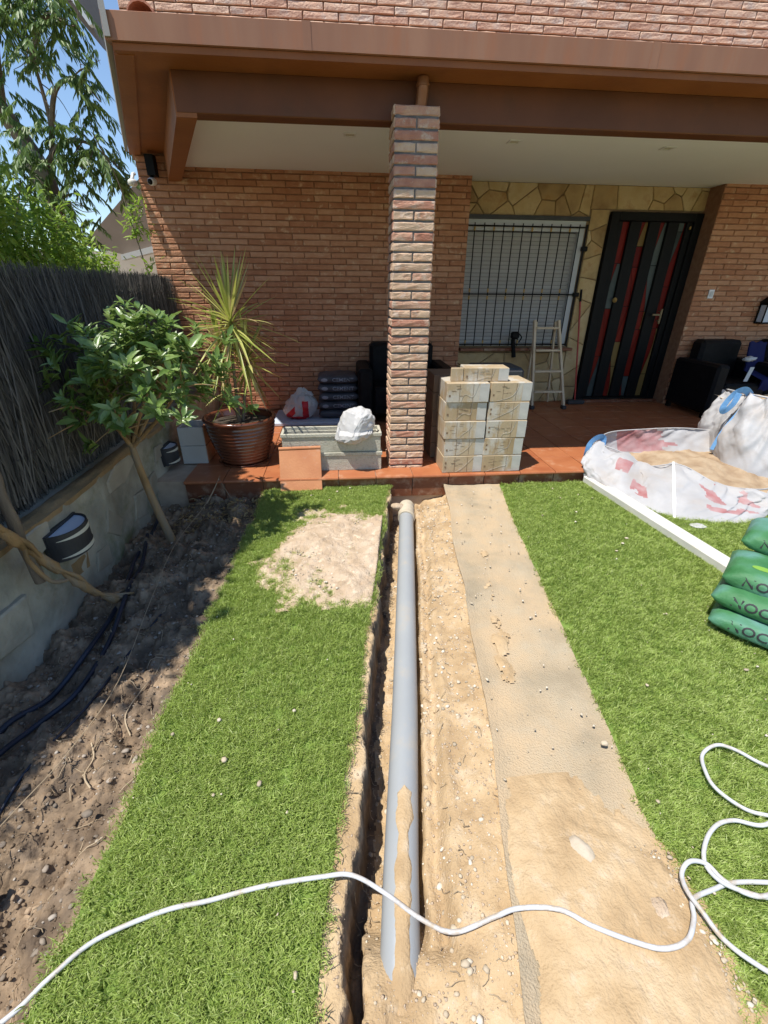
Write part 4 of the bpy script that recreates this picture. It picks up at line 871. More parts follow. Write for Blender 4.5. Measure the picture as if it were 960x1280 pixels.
# ---------------------------------------------------------------- wall lamps
def wall_lamp(y, z, wd, label):
    t = empty('wall_lamp', (-1.53, y, z), label, 'lamp', 'half round lamps on the retaining wall')
    def half(r, z0_, z1_, nm, m, thick=.006, tilt=0):
        q = MB(); V = []; n_ = 20
        for zz in (z0_, z1_):
            for rr2 in (r, r-thick):
                for i in range(n_+1): a = -math.pi/2+math.pi*i/n_; V.append((-1.525+rr2*.78*math.cos(a), y+rr2*math.sin(a), z+zz))
        k = n_+1; F = []
        for i in range(n_): F += [(i, i+1, 2*k+i+1, 2*k+i), (k+i, 3*k+i, 3*k+i+1, k+i+1), (i, k+i, k+i+1, i+1), (2*k+i, 2*k+i+1, 3*k+i+1, 3*k+i)]
        q.add(V, F); return fixn(q.build(nm, m, t))
    r = wd/2; half(r, -.075, .075, 'shade', m_dkgrey, .010)
    # pale bands that taper round the front
    for s_, zc_ in ((1, .045), (-1, -.055)):
        q = MB(); G_ = []
        for e in (-1, 1):
            G_.append([(-1.525+(r+.003)*.78*math.cos(a), y+(r+.003)*math.sin(a), z+zc_+e*.012*math.cos((a-.35)*.95)) for a in np.linspace(-1.2, 1.55, 18)])
        q.grid(G_); q.build('band', m_lampw, t, smooth=True)
    q = MB(); k = 20; V = [(-1.525, y, z+.066)]+[(-1.525+(r-.012)*.78*math.cos(-math.pi/2+math.pi*i/k), y+(r-.012)*math.sin(-math.pi/2+math.pi*i/k), z+.066) for i in range(k+1)]
    q.add(V, [(0, i, i+1) for i in range(1, k+1)]); q.build('diffuser', m_lampg, t)
    q = MB(); q.box(-1.545, -1.526, y-r-.004, y+r+.004, z-.08, z+.08); q.build('back_plate', m_dkgrey, t)
wall_lamp(2.22, .20, .29, 'half round charcoal wall lamp with pale bands beside the gnarled vine')
wall_lamp(3.80, .12, .22, 'half round wall lamp next to the grey planters at the terrace')

# ---------------------------------------------------------------- pipe, hoses, string, roots
pp = empty('drain_pipe', (.3, 1.8, -.2), 'long grey plastic drain pipe lying in the trench, near end buried in sand', 'pipe')
q = MB(); pts = [Vector((float(ex(y, YP, XP)), y, -.195)) for y in np.linspace(.30, 3.06, 60)]; pts = [Vector((a.x, a.y, -.192-.05*float(sst(.62, .3, a.y)))) for a in pts]
q.tube(pts, .055, 40); sharp(q.build('pipe', m_pipe, pp), 60)
q = MB(); ys_ = np.linspace(3.02, 3.24, 12); q.tube([Vector((float(ex(y, YP, XP))+jit(.002), y, -.193)) for y in ys_], [.062+.0035*math.sin(i*2)+(.004 if i < 2 else 0) for i in range(12)], 24); sharp(q.build('socket', m_socket, pp), 60)
# sand resting on the pipe crown
X_ = np.linspace(-1, 1, 14); G2 = []
for y in np.linspace(.30, .93, 60):
    xc = float(ex(y, YP, XP)); wdt = .027*float(sst(.93, .905, y))+.006*math.sin(y*60)*0+.022*float(fbm(np.array(y), np.array(.3), 18, 4, 6)); zc_ = -.192-.05*float(sst(.62, .3, y)); row = []
    for s_ in X_:
        u_ = s_*max(wdt, .002); row.append((xc+.004+u_, y, zc_+math.sqrt(max(.055**2-u_*u_, 0))+.0035*(1-s_**4)+.002*float(fbm(np.array(xc+u_), np.array(y), 60, 2, 5))-(.0045 if abs(s_) > .98 else 0)))
    G2.append(row)
q = MB(); q.grid(G2); q.grid([[(a.x+.004*math.sin(i), a.y, a.z) for i, a in enumerate([Vector((float(ex(y, YP, XP))+u_, y, -.192+.0562)) for y in np.linspace(1.55, 1.9, 8)])] for u_ in (-.006, .006)]) if False else None
tag(q.build('sand_on_pipe', m_sand, None, smooth=True), 'streak of sand lying along the crown of the grey pipe', 'sand', kind='stuff')
hp = [(-.98,.36),(-.83,.46),(-.76,.51),(-.68,.575),(-.53,.62),(-.41,.633),(-.27,.652),(-.11,.66),(-.02,.655),(.07,.615),(.17,.555),(.25,.522),(.36,.535),(.43,.54),(.53,.52),(.6,.48),(.69,.44),(.76,.42),(.83,.43),(.88,.47),(.91,.51),(.99,.53),(1.06,.54),(1.17,.53),(1.35,.5)]
def hz(x, y): return max(float(ground_z(np.array(x), np.array(y))), G+(.012 if (x < ex(y, YT, XT) and x > -.76) or x > .5 else -.02))
def hzs(x, y):
    if x < .5: return I(x, [-.8, -.76, -.10, .0, .14, .22, .3, .38, .5], [-.115, G+.012, G+.012, G+.016, -.132, -.135, -.13, -.105, G+.034])
    return I(x, [.5, .86, .93, 1.0], [G+.034, G+.034, G+.022, G+.014])
def hoseobj(P, r, m, zf, name, label, cat, lift=None):
    q = MB(); pts = [Vector((x, y, float(zf(x, y))+r+(lift[i] if lift else 0))) for i, (x, y) in enumerate(P)]; q.tube(spline(pts, 7), r, 12); return tag(sharp(q.build(name, m), 60), label, cat)
loop = [(.91,.51)]
full = hp+[(1.6,.62),(1.62,.80),(1.46,.84),(1.38,.91),(1.32,.93),(1.25,.905),(1.21,.84),(1.20,.78),(1.25,.72),(1.31,.69),(1.42,.66),(1.5,.70),(1.42,.72),(1.27,.665),(1.19,.69),(1.12,.68),(1.05,.64),(1.01,.59),(1.02,.54),(1.08,.505),(1.14,.495),(1.3,.47),(1.4,.50),(1.25,.525),(1.12,.50),(1.06,.51),(1.03,.55),(1.01,.585),(.96,.592),(.92,.57),(.90,.53),(.905,.48),(.93,.42),(.99,.36),(1.1,.28)]
lf = [0]*len(full)
for i in range(len(hp), len(full)): lf[i] = .006+.010*((i*7) % 3)/2
hoseobj(full, .0062, m_hose, hzs, 'white_hose', 'white hose crossing turf and trench and coiling on the right lawn', 'hose', lf)
gz1 = lambda x, y: float(ground_z(np.array(x), np.array(y)))
hoseobj([(-1.44,1.10),(-1.42,1.35),(-1.35,1.52),(-1.30,1.76),(-1.32,2.07),(-1.36,2.38),(-1.43,2.67),(-1.46,3.0),(-1.48,3.3)], .0125, m_darkhose, lambda x, y: gz1(x, y)+.004, 'irrigation_pipe', 'dark blue black pipe on the soil nearest the retaining wall', 'pipe')
hoseobj([(-1.38,1.0),(-1.36,1.17),(-1.315,1.36),(-1.24,1.53),(-1.225,1.82),(-1.28,2.22),(-1.36,2.57),(-1.43,2.9)], .0115, m_darkhose, lambda x, y: gz1(x, y)+.010, 'irrigation_pipe', 'dark pipe lying on the soil on the turf side of its twin', 'pipe')
hoseobj([(-1.24,.9),(-1.2,1.1),(-1.13,1.4),(-1.10,1.7),(-1.03,2.0)], .006, m_darkhose, lambda x, y: gz1(x, y)+.002, 'irrigation_pipe', 'thin dark drip line in the middle of the soil bed', 'pipe')
q = MB(); q.tube(spline([(-1.03, 3.50, .02), (-1.07, 3.15, -.07), (-1.13, 2.6, -.10), (-1.07, 2.01, -.10), (-1.01, 1.47, -.11), (-1.04, 1.14, -.10), (-1.10, .95, -.10), (-1.16, .75, -.09)], 6), .0018, 5); tag(q.build('string', m_root), 'thin pale string stretched along the soil bed', 'string')
q = MB()
for P in ([(-1.03, 3.46, .01), (-1.10, 3.36, -.12), (-1.16, 3.28, -.2)], [(-1.03, 3.46, .01), (-.94, 3.36, -.1), (-.86, 3.3, -.17)]): q.tube(spline(P, 4), .003, 5)
tag(q.build('stem_pair', m_root), 'two pale dry stems hanging from the terrace edge below the pot', 'twig')
q = MB(); rr3 = random.Random(3)
for k in range(420):
    if k < 190: x = rr3.uniform(-1.45, -.66); y = rr3.uniform(.2, 3.4)
    elif k < 330: y = rr3.uniform(.4, 3.2); x = float(ex(y, YL, XL))+rr3.uniform(.0, .06)
    else: y = rr3.uniform(.4, 3.2); x = rr3.uniform(float(ex(y, YP, XP))+.07, float(ex(y, YFL, XFL)))
    a = rr3.uniform(0, 6.28); L_ = rr3.uniform(.02, .10) if k < 190 else rr3.uniform(.012, .05); pts = []
    for j in range(5):
        pts.append((x, y, gz1(x, y)+.004+(rr3.uniform(0, .012))))
        x += math.cos(a)*L_/4; y += math.sin(a)*L_/4; a += rr3.uniform(-.7, .7)
    q.tube(pts, [.0012*rr3.uniform(.7, 1.6)]*5, 4, False)
tag(q.build('roots', m_root), 'fine torn roots and dry fibres in the dug soil and trench', 'roots', kind='stuff')
for P, lab in (([(-.905, 1.72), (-.90, 1.58), (-.92, 1.46), (-.935, 1.33), (-.89, 1.25)], 'pale wavy root on the shaded soil near the turf edge'), ([(-.93, 1.66), (-.85, 1.655), (-.80, 1.66)], 'straight pale twig pointing at the turf edge'), ([(-1.02, 1.22), (-.985, 1.16), (-.975, 1.08), (-.93, 1.03)], 'curled pale root at the end of the shaded soil')):
    q = MB(); q.tube(spline([Vector((x, y, gz1(x, y)+.012)) for x, y in P], 6), .0028, 6); tag(q.build('root', m_root), lab, 'root')
# dead leaves under the pot at terrace foot
n = 420; X = rng.uniform(-1.35, -.64, n); Y = rng.uniform(3.0, 3.44, n); P = np.stack([X, Y, ground_z(X, Y)+.008], 1); D = unit(n); D[:, 2] *= .25; N = unit(n)*.3+np.array([0, 0, 1.]); L = rng.uniform(.02, .06, n)
Vv, Ff = leaves(P, D, N, L, L*.4, .2, .1); tag(link('leaf_litter', mesh('leaf_litter', Vv.tolist(), Ff.tolist(), m_dry, True)), 'dry leaf litter at the foot of the terrace step', 'leaf litter', kind='stuff')

# ---------------------------------------------------------------- pot with dracaena
pt = empty('ribbed_pot', (-.905, 3.95, 0), 'large round reddish brown pot with horizontal ribs on the terrace edge', 'pot')
prof = [(.001, .0), (.175, .0), (.19, .008)]
for k in range(11):
    z = .03+k*.031; r0 = .19+.105*math.sin(min(1, (z/.40))*1.45)**.9; prof += [(r0-.002, z-.012), (r0+.008, z-.004), (r0+.0095, z+.003), (r0+.004, z+.011)]
prof += [(.297, .372), (.312, .38), (.314, .40), (.306, .408), (.285, .408), (.278, .395), (.27, .34)]
q = MB(); q.lathe(prof, (-.905, 3.95, .0), 56); o = q.build('pot_body', m_pot, pt, smooth=True)
q = MB(); q.lathe([(.274, .345), (.2, .355), (.1, .362), (.001, .36)], (-.905, 3.95, 0), 32); q.build('soil', m_potsoil, pt, smooth=True)
q = MB(); q.lathe([(.001, -.0), (.22, -.0), (.235, .012), (.23, .014), (.18, .006)], (-.905, 3.95, .001), 40); q.build('saucer', m_pot, pt, smooth=True)
dc = empty('dracaena', (-.9, 3.95, .36), 'spiky dracaena with long narrow yellow green leaves in the ribbed pot', 'plant')
heads = [((-.905, 3.93, .36), (-.895, 3.93, .8), (-.865, 3.93, 1.15), 1.0, 95, .50), ((-.88, 3.95, .36), (-.83, 3.96, .62), (-.78, 3.96, .86), .85, 60, .34), ((-.92, 3.97, .36), (-.97, 4.0, .66), (-1.0, 4.0, .93), .85, 55, .34), ((-.90, 3.90, .36), (-.92, 3.88, .5), (-.97, 3.86, .62), .6, 14, .22)]
for a, b, c, s_, nl, Lm in heads:
    q = MB(); pts = spline([a, b, c], 6); q.tube(pts, [.014-.004*i/12 for i in range(13)], 8); st_ = q.build('stem', m_barkg, dc)
    for j in range(nl):
        az = j*2.4+jit(.3); t = j/nl; el = R(88-150*t+jit(14)); L_ = Lm*random.uniform(.75, 1.15); dirv = Vector((math.cos(az)*math.cos(el), math.sin(az)*math.cos(el), math.sin(el)))
        side = dirv.cross(Vector((0, 0, 1))); side = side.normalized() if side.length > .1 else Vector((1, 0, 0)); w_ = .0105*random.uniform(.8, 1.3)
        Gp = []; P0 = Vector(c)+Vector((0, 0, (.5-t)*.12)); sag = random.uniform(.05, .35)*(1 if t > .3 else .25)
        for k2 in range(7):
            u_ = k2/6; pos = P0+dirv*L_*u_+Vector((0, 0, -sag*L_*u_*u_)); ww = w_*(.6+.4*math.sin(u_*3.14))*(1-u_**4*.95)
            Gp.append([pos-side*ww, pos+Vector((0, 0, -ww*.5)), pos+side*ww])
        q = MB(); q.grid(Gp); q.build('leaf', m_drac if random.random() < .85 else m_dry, dc, smooth=True)
# ---------------------------------------------------------------- planters at left
for k, (z0_, lab) in enumerate(((0, 'grey square planter under its twin beside the ribbed pot'), (.166, 'upper grey square planter stacked beside the ribbed pot'))):
    t = empty('square_planter', (-1.31, 3.98, z0_), lab, 'planter', 'grey planters left of the ribbed pot')
    q = MB(); x0_, x1_, y0_, y1_ = -1.43, -1.215, 3.86, 4.12; h_ = .163
    q.box(x0_, x1_, y0_, y0_+.016, z0_, z0_+h_, ch=.003); q.box(x0_, x1_, y1_-.016, y1_, z0_, z0_+h_, ch=.003); q.box(x0_, x0_+.016, y0_+.017, y1_-.017, z0_, z0_+h_, ch=.003); q.box(x0_+.01, x1_-.01, y0_+.01, y1_-.01, z0_+.002, z0_+.1); q.build('body', m_grbox, t)
    q = MB(); q.box(x1_-.018, x1_+.004, y0_+.0165, y1_-.0165, z0_+.001, z0_+h_-.001, ch=.003); q.build('side_panel', m_terra, t)
# ---------------------------------------------------------------- concrete troughs, leaning tile, bag
for k, (z0_, lab) in enumerate(((.0, 'long beige concrete trough at the bottom of the pair by the column'), (.166, 'upper long concrete trough holding a crumpled white bag'))):
    t = empty('concrete_trough', (-.1, 3.73, z0_), lab, 'planter', 'concrete troughs on the terrace edge')
    h_ = .163; xa, xb, ya, yb_ = -.52, .325, 3.60, 3.84; q = MB(); i = .022 if k else .01; e = .006*(1-k)
    def fr(za, zb, ins, name, m):
        q = MB(); a0, a1, b0, b1 = xa-e+ins, xb+e-ins, ya-e+ins, yb_+e-ins; tt = .024
        q.box(a0, a1, b0, b0+tt, za, zb, ch=.003); q.box(a0, a1, b1-tt, b1, za, zb, ch=.003); q.box(a0, a0+tt, b0+tt+.0005, b1-tt-.0005, za, zb, ch=.003); q.box(a1-tt, a1, b0+tt+.0005, b1-tt-.0005, za, zb, ch=.003); q.build(name, m, t)
    fr(z0_+.0, z0_+h_-.03, .008, 'body', m_conc); fr(z0_+h_-.0295, z0_+h_, .0, 'rim', m_conc)
    q = MB(); q.box(xa+.034, xb-.034, ya+.034, yb_-.034, z0_+.003, z0_+.05); q.build('soil', m_potsoil, t)
def lean_tile():
    t = empty('leaning_tile', (-.36, 3.43, -.1), 'orange terracotta tile with rounded edge leaning against the concrete troughs', 'tile')
    q = MB(); T = Matrix.Translation((-.36, 3.402, -.096)) @ Matrix.Rotation(R(-30), 4, 'X') @ Matrix.Rotation(R(-1), 4, 'Y')
    q.box(-.172, .172, -.012, .006, 0, .345, ch=.003, T=T); q.build('slab', m_terra, t)
    q = MB(); V = [T @ Vector((x, -.006+.016*math.cos(a), .358+.016*math.sin(a))) for x in (-.173, .173) for a in np.linspace(0, 6.28, 13)[:-1]]
    q.add(V, [(i, (i+1) % 12, (i+1) % 12+12, i+12) for i in range(12)]+[tuple(range(12)), tuple(range(12, 24))[::-1]]); sharp(fixn(q.build('nosing', m_terra, t)), 50)
lean_tile()
def crumple(d, o_):
    a = mnoise.voronoi(d*1.1+o_)[0]; b = mnoise.voronoi(d*2.3+o_*1.7)[0]; c = mnoise.voronoi(d*5.5+o_)[0]
    return .42*(a[1]-a[0]-.25)-.34*(a[0]-.3)+.30*(b[1]-b[0]-.2)-.10*c[0]+.06*(c[1]-c[0])
def blob(name, c, s, m, seed, parent=None, crump=0., amp=.18, sub=5, fn=None, mats=None, mif=None, flat=None):
    import bmesh
    b = bmesh.new(); bmesh.ops.create_icosphere(b, subdivisions=sub, radius=1)
    for v in b.verts:
        d0 = v.co.copy(); o_ = Vector((seed, seed*2, 0)); r1 = abs(mnoise.noise(d0*1.6+o_)); r2 = abs(mnoise.noise(d0*3.7+o_)); r3 = abs(mnoise.noise(d0*8+o_)); r4 = abs(mnoise.noise(d0*17+o_))
        k_ = 1+amp*(1.2*(r1-.25)-.9*r2-.22*r3-.06*r4+.3)
        if crump: k_ = 1+crump*crumple(d0, o_)+.10*mnoise.noise(d0*1.2+o_)
        v.co = Vector((d0.x*s[0], d0.y*s[1], d0.z*s[2]))*k_
        if fn: v.co = fn(v.co, d0)
        if flat is not None and v.co.z < flat: v.co.z = flat+(v.co.z-flat)*.08
    me = bpy.data.meshes.new(name); b.to_mesh(me); b.free()
    for mm in (mats or [m]): me.materials.append(mm)
    if mif: me.polygons.foreach_set('material_index', [mif(p_.center) for p_ in me.polygons])
    me.polygons.foreach_set('use_smooth', [True]*len(me.polygons)); o = link(name, me, parent, world=False); o.location = c if parent is None else (0, 0, 0); return o
def crushed(name, c, sz, m, seed, n=46):
    import bmesh
    r_ = random.Random(seed); b = bmesh.new()
    for _ in range(n):
        v = Vector((r_.gauss(0, 1), r_.gauss(0, 1), r_.gauss(0, 1))).normalized()*r_.uniform(.84, 1.06); b.verts.new(v)
    bmesh.ops.convex_hull(b, input=b.verts[:]); bmesh.ops.delete(b, geom=[v for v in b.verts if not v.link_faces], context='VERTS')
    bmesh.ops.subdivide_edges(b, edges=b.edges[:], cuts=3, use_grid_fill=True, smooth=.25)
    bmesh.ops.subdivide_edges(b, edges=b.edges[:], cuts=1, use_grid_fill=True)
    for v in b.verts:
        d = v.co.normalized(); o_ = Vector((seed, 3, 1)); a_ = mnoise.voronoi(d*2.6+o_)[0]; k_ = 1+.13*(a_[1]-a_[0]-.2)+.06*mnoise.noise(d*2+o_)-.05*abs(mnoise.noise(Vector((d.x*3, d.y*9+d.z*5, d.z*3))+o_)); q_ = v.co*k_
        q_ = Vector((q_.x*sz[0]+.06*q_.z*sz[2]*4, q_.y*sz[1], q_.z*sz[2]))
        if q_.y < 0 and q_.z < -.2*sz[2]: q_.y -= .05
        v.co = q_
    bmesh.ops.recalc_face_normals(b, faces=b.faces); me = bpy.data.meshes.new(name); b.to_mesh(me); b.free(); me.materials.append(m)
    o = link(name, me); o.location = c; return sharp(o, 24)
tag(crushed('plastic_bag', (.10, 3.68, .375), (.175, .15, .155), m_bagw, 4), 'crumpled white plastic bag slumped over the concrete trough rim', 'bag')
ps = empty('polystyrene_sheet', (-.35, 5.3, 0), 'pale blue grey foam sheet on the terrace floor below the sacks', 'sheet'); q = MB(); q.box(-.80, .22, 5.0, 5.62, .004, .04, ch=.006); q.build('sheet', m_styro, ps)
def redmask(c):
    u, v = c.x, c.z
    if c.y > .02: return 0
    a = .005 < u < .075 and -.145 < v < .06
    band = abs((v+.055)-(u+.10)*.95) < .040 and -.21 < u < -.03 and v > -.15
    bot = -.16 < v < -.115 and -.15 < u < .04
    hole = math.hypot((u+.035)/.045, (v+.03)/.085) < 1
    return 1 if (a or band or bot) and not hole else 0
rb = empty('carrier_bag', (-.46, 5.2, .20), 'white carrier bag with bold red print standing left of the grey sacks', 'bag')
blob('bag_body', (0, 0, 0), (.20, .13, .20), m_bagw, 9, rb, crump=.40, sub=6, fn=lambda v, d: Vector((v.x*(1.05-.55*max(0, d.z)**1.2)+(.03 if d.z > .6 else 0)-.05*max(0, -d.z)*1, v.y*(1-.4*max(0, d.z)), v.z)), mats=[m_bagw, m_bagr], mif=redmask, flat=-.155)
# --- soft sacks
def sack(name, par, L_, W_, H_, m, seed, T, n=26, k=10):
    """pillow shaped sack: L along x, W along y, H along z, in local space then T"""
    G2 = []; r_ = random.Random(seed); o_ = Vector((seed*3.1, 0, 0)); mb = MB(); V = []; F = []
    for i in range(n+1):
        u = -1+2*i/n
        for j in range(k*4):
            a = 2*math.pi*j/(k*4); ca, sa = math.cos(a), math.sin(a); ey = abs(ca)**.55*(1 if ca > 0 else -1); ez = abs(sa)**.75*(1 if sa > 0 else -1)
            tp = (1-abs(u)**5)**.5 if abs(u) < 1 else 0; hh = .12+.88*tp; ww = .90+.10*tp
            nz_ = mnoise.noise(Vector((u*2.2, ca*1.4, sa*1.4))+o_)*.11-abs(mnoise.noise(Vector((u*5, ca*3, sa*2.4))+o_))*.09+.02+mnoise.noise(Vector((u*14, ca*5, sa*4))+o_)*.02
            V.append(T @ Vector((u*L_/2*(1+.015*abs(ca)), ey*W_/2*ww*(1+nz_*.3), ez*H_/2*hh*(1+nz_)+nz_*H_*.2)))
    kk = k*4
    for i in range(n):
        for j in range(kk): F.append((i*kk+j, (i+1)*kk+j, (i+1)*kk+(j+1) % kk, i*kk+(j+1) % kk))
    F.append(tuple(range(kk))); F.append(tuple(range(n*kk, (n+1)*kk))[::-1])
    mb.add(V, F); o = mb.build(name, m, par, smooth=True); return o, BVHTree.FromPolygons([Vector(v) for v in V], F)
def text_decal(s, size, org, U, Vv_, ray, bvh, m, par, name='lettering', sx=1.0, off=.002):
    cu = bpy.data.curves.new('t', 'FONT'); cu.body = s; cu.size = size; cu.align_x = 'CENTER'; cu.align_y = 'CENTER'; cu.resolution_u = 3; cu.offset = size*.012
    to = bpy.data.objects.new('t', cu); COL.objects.link(to); dg = bpy.context.evaluated_depsgraph_get(); me = bpy.data.meshes.new_from_object(to.evaluated_get(dg)); bpy.data.objects.remove(to)
    U, Vv_, ray = Vector(U).normalized(), Vector(Vv_).normalized(), Vector(ray).normalized(); org = Vector(org); V = []
    for v in me.vertices:
        q_ = org+U*v.co.x*sx+Vv_*v.co.y; hit = bvh.ray_cast(q_-ray*.5, ray) if bvh else (None,)
        V.append((hit[0]-ray*off) if hit[0] is not None else q_-ray*off)
    return link(name, mesh(name, V, [tuple(p_.vertices) for p_ in me.polygons], m), par)
def quad_decal(pts2, org, U, Vv_, ray, bvh, m, par, name='print', off=.0015, n=10):
    """flat printed patch, pts2 = function (s,t) in 0..1 -> (u,v), dropped on the surface"""
    U, Vv_, ray = Vector(U).normalized(), Vector(Vv_).normalized(), Vector(ray).normalized(); G_ = []
    for j in range(n+1):
        row = []
        for i in range(n+1):
            a, b = pts2(i/n, j/n); q_ = Vector(org)+U*a+Vv_*b; hit = bvh.ray_cast(q_-ray*.5, ray) if bvh else (None,); row.append((hit[0]-ray*off) if hit[0] is not None else q_-ray*off)
        G_.append(row)
    q = MB(); q.grid(G_); return q.build(name, m, par, smooth=True)
ordn = ['bottom', 'second', 'third', 'fourth', 'topmost']
for k in range(5):
    t = empty('cement_sack', (-.03, 5.33, .04+k*.095), f'{ordn[k]} sack of the dark grey stack on the foam sheet' if k in (0, 4) else f'{ordn[k]} dark grey sack from the foam sheet in its stack', 'sack', 'dark grey sacks stacked by the sofa')
    o, bv = sack('sack_body', t, .46, .38, .115, m_cem, 20+k, Matrix.Translation((-.04+jit(.012), 5.33+jit(.01), .095+k*.098)) @ Matrix.Rotation(jit(.04), 4, 'Z'))
    if k > 0:
        text_decal('CEMENT', .055, (.02, 5.2, .095+k*.098), (1, 0, 0), (0, 0, 1), (0, 1, 0), bv, m_cemt, t, sx=1.15)
        quad_decal(lambda s, u: (.036*(s-.5)*2*math.sqrt(max(.02, 1-(2*u-1)**2)), .020*(2*u-1)), (-.19, 5.2, .095+k*.098), (1, 0, 0), (0, 0, 1), (0, 1, 0), bv, m_cemt, t, 'emblem')
# --- sofas
def sofa(name, x0_, x1_, y0_, y1_, h, label, cat='sofa', armr=True, rz=0):
    t = empty(name, ((x0_+x1_)/2, (y0_+y1_)/2, 0), label, cat); aw = .16
    q = MB(); q.box(x0_+aw+.003, x1_-aw-.003, y1_-.22, y1_, .10, h, ch=.04); q.build('backrest', m_sofa, t)
    q = MB(); q.box(x0_+aw+.005, x1_-aw-.005, y0_, y1_-.225, .10, .42, ch=.03); q.build('seat', m_sofa, t)
    for x in (x0_, x1_-aw): q = MB(); q.box(x, x+aw, y0_-.01, y1_-.01, .06, h*.74, ch=.03); q.build('armrest', m_sofa, t)
    for x in (x0_+.05, x1_-.05):
        for y in (y0_+.06, y1_-.06): q = MB(); q.box(x-.025, x+.025, y-.025, y+.025, 0.002, .06); q.build('leg', m_black, t)
sofa('armchair', .19, 1.28, 5.02, 5.74, .84, 'black armchair behind the brick column against the rear wall', 'armchair')
sofa('sofa', 4.42, 5.30, 4.98, 5.74, .86, 'black sofa right of the entrance door, nearest to the door'); sofa('sofa', 5.34, 6.4, 4.98, 5.74, .86, 'black sofa cut by the right edge below the wall lantern')
q = MB(); q.grid([[(x, 5.28+.03*math.sin(z*9)-.30*(z < .5), z+.012*math.sin(x*60)) for x in np.linspace(5.02, 5.24, 9)] for z in np.linspace(.86, .34, 9)]); q2 = [(a, b+.02, c) for a, b, c in q.V]; q.add(q2, q.F[:]); tag(q.build('blue_cloth', m_blue, smooth=True), 'dark blue cloth draped between the two black sofas', 'cloth')
q = MB(); q.grid([[(4.80+.05*u-.05*v, 4.955-.02*v, .62-.16*v) for u in (0, 1)] for v in (0, .5, 1)]); q.grid([[(4.80+.05*u-.05*v, 4.960-.02*v, .62-.16*v) for u in (0, 1)] for v in (0, .5, 1)]); tag(q.build('paper_tag', m_frame), 'pale paper tag hanging on the black sofa by the door', 'tag')
tag(blob('crumpled_paper', (4.93, 5.15, .685), (.07, .05, .03), m_frame, 31, amp=.5, sub=3), 'small crumpled white paper on the black sofa', 'paper')

# ---------------------------------------------------------------- cartons
def carton(x, y, z, wd, dp, h, label, rz=0, m=m_card, seed=0, group='tile cartons stacked beside the column', prints=True):
    t = empty('tile_carton', (x+wd/2, y+dp/2, z), label, 'box', group, rz); r_ = random.Random(seed); X0, X1, Y0, Y1 = -wd/2, wd/2, -dp/2, dp/2
    q = MB(); q.box(X0, X1, Y0, Y1, 0, h-.001, ch=.004); V = [(a+.002*mnoise.noise(Vector((a*30+seed, b*30, c*30))), b+.003*mnoise.noise(Vector((a*20, b*20+seed, c*30))), c) for a, b, c in q.V]; q.V = V
    q.build('body', m, t, world=False)
    if not prints: return t
    q = MB(); q.box(X1-.075*wd/.33, X1-.0015, Y0-.0022, Y0-.0005, .006, h-.006); q.build('film_band', m_film, t, world=False)
    q = MB()
    for u in (.30, .62): q.box(X0+wd*u-.0012, X0+wd*u+.0012, Y0-.0016, Y0-.0004, .008, h-.008)
    for zz in (.35, .6)[:r_.randint(1, 2)]: q.box(X0+wd*.05, X0+wd*.05+.014, Y0-.0016, Y0-.0004, h*zz-.008, h*zz+.008)
    for _ in range(6): a = r_.uniform(.10, .5); b = r_.uniform(.3, .85); q.box(X0+wd*a, X0+wd*(a+.1), Y0-.0014, Y0-.0004, h*b-.001, h*b+.001)
    q.build('print', m_cardd, t, world=False)
    q = MB(); pts = spline([(X0+wd*r_.uniform(.1, .4), Y0-.001, h*.04), (X0+wd*r_.uniform(.4, .5), Y0-.002, h*(.15+r_.random()*.3)), (X0+wd*.62, Y0-.002, h*r_.uniform(.3, .6)), (X0+wd*r_.uniform(.62, .8), Y0-.001, h*.97)], 6); q.tube(pts, [.0009]*len(pts), 5); q.build('film_crease', m_film, t, world=False)
    return t
zs_ = [0.001, .152, .303, .452, .604]; hs = [.150, .150, .148, .151, .152]
for c_, (xb_, nm) in enumerate(((.835, 'left'), (1.185, 'right'))):
    for k in range(5):
        pos = ['bottom', 'second lowest', 'middle', 'second highest', 'highest'][k]
        carton(xb_+jit(.005)+(-.002*k if c_ == 0 else -.012*k*0)-(.0), 3.475+jit(.008)+(.0), zs_[k], .343 if c_ == 0 else .338-.004*(4-k)*0, .31, hs[k], f'{pos} tile carton in the {nm} pile of the sunlit stack', R(jit(1.0)), seed=c_*10+k)
carton(.98, 3.53, .757, .36, .18, .105, 'single tile carton lying crosswise on top of the sunlit stack', R(-3), seed=33)
q = MB(); q.box(.872, .972, 3.545, 3.57, .757, .86, ch=.004); tag(q.build('carton_flap', m_card), 'loose piece of carton beside the top tile carton', 'cardboard')
for k in range(5): carton(.80, 3.86, zs_[k]+.0, .37, .33, .150, f'{["bottom", "second lowest", "middle", "second highest", "highest"][k]} brown carton in the shaded stack right behind the column', R(jit(.6)), m=m_cardd, seed=50+k, group='brown cartons in the shade', prints=False)
tc_ = empty('black_case', (1.45, 4.05, .0), 'dark folded tarp over boxes behind the tile cartons', 'tarp'); q = MB(); q.box(1.18, 1.62, 3.88, 4.25, .002, .80, ch=.03); q.build('cover', m_dkgrey, tc_)

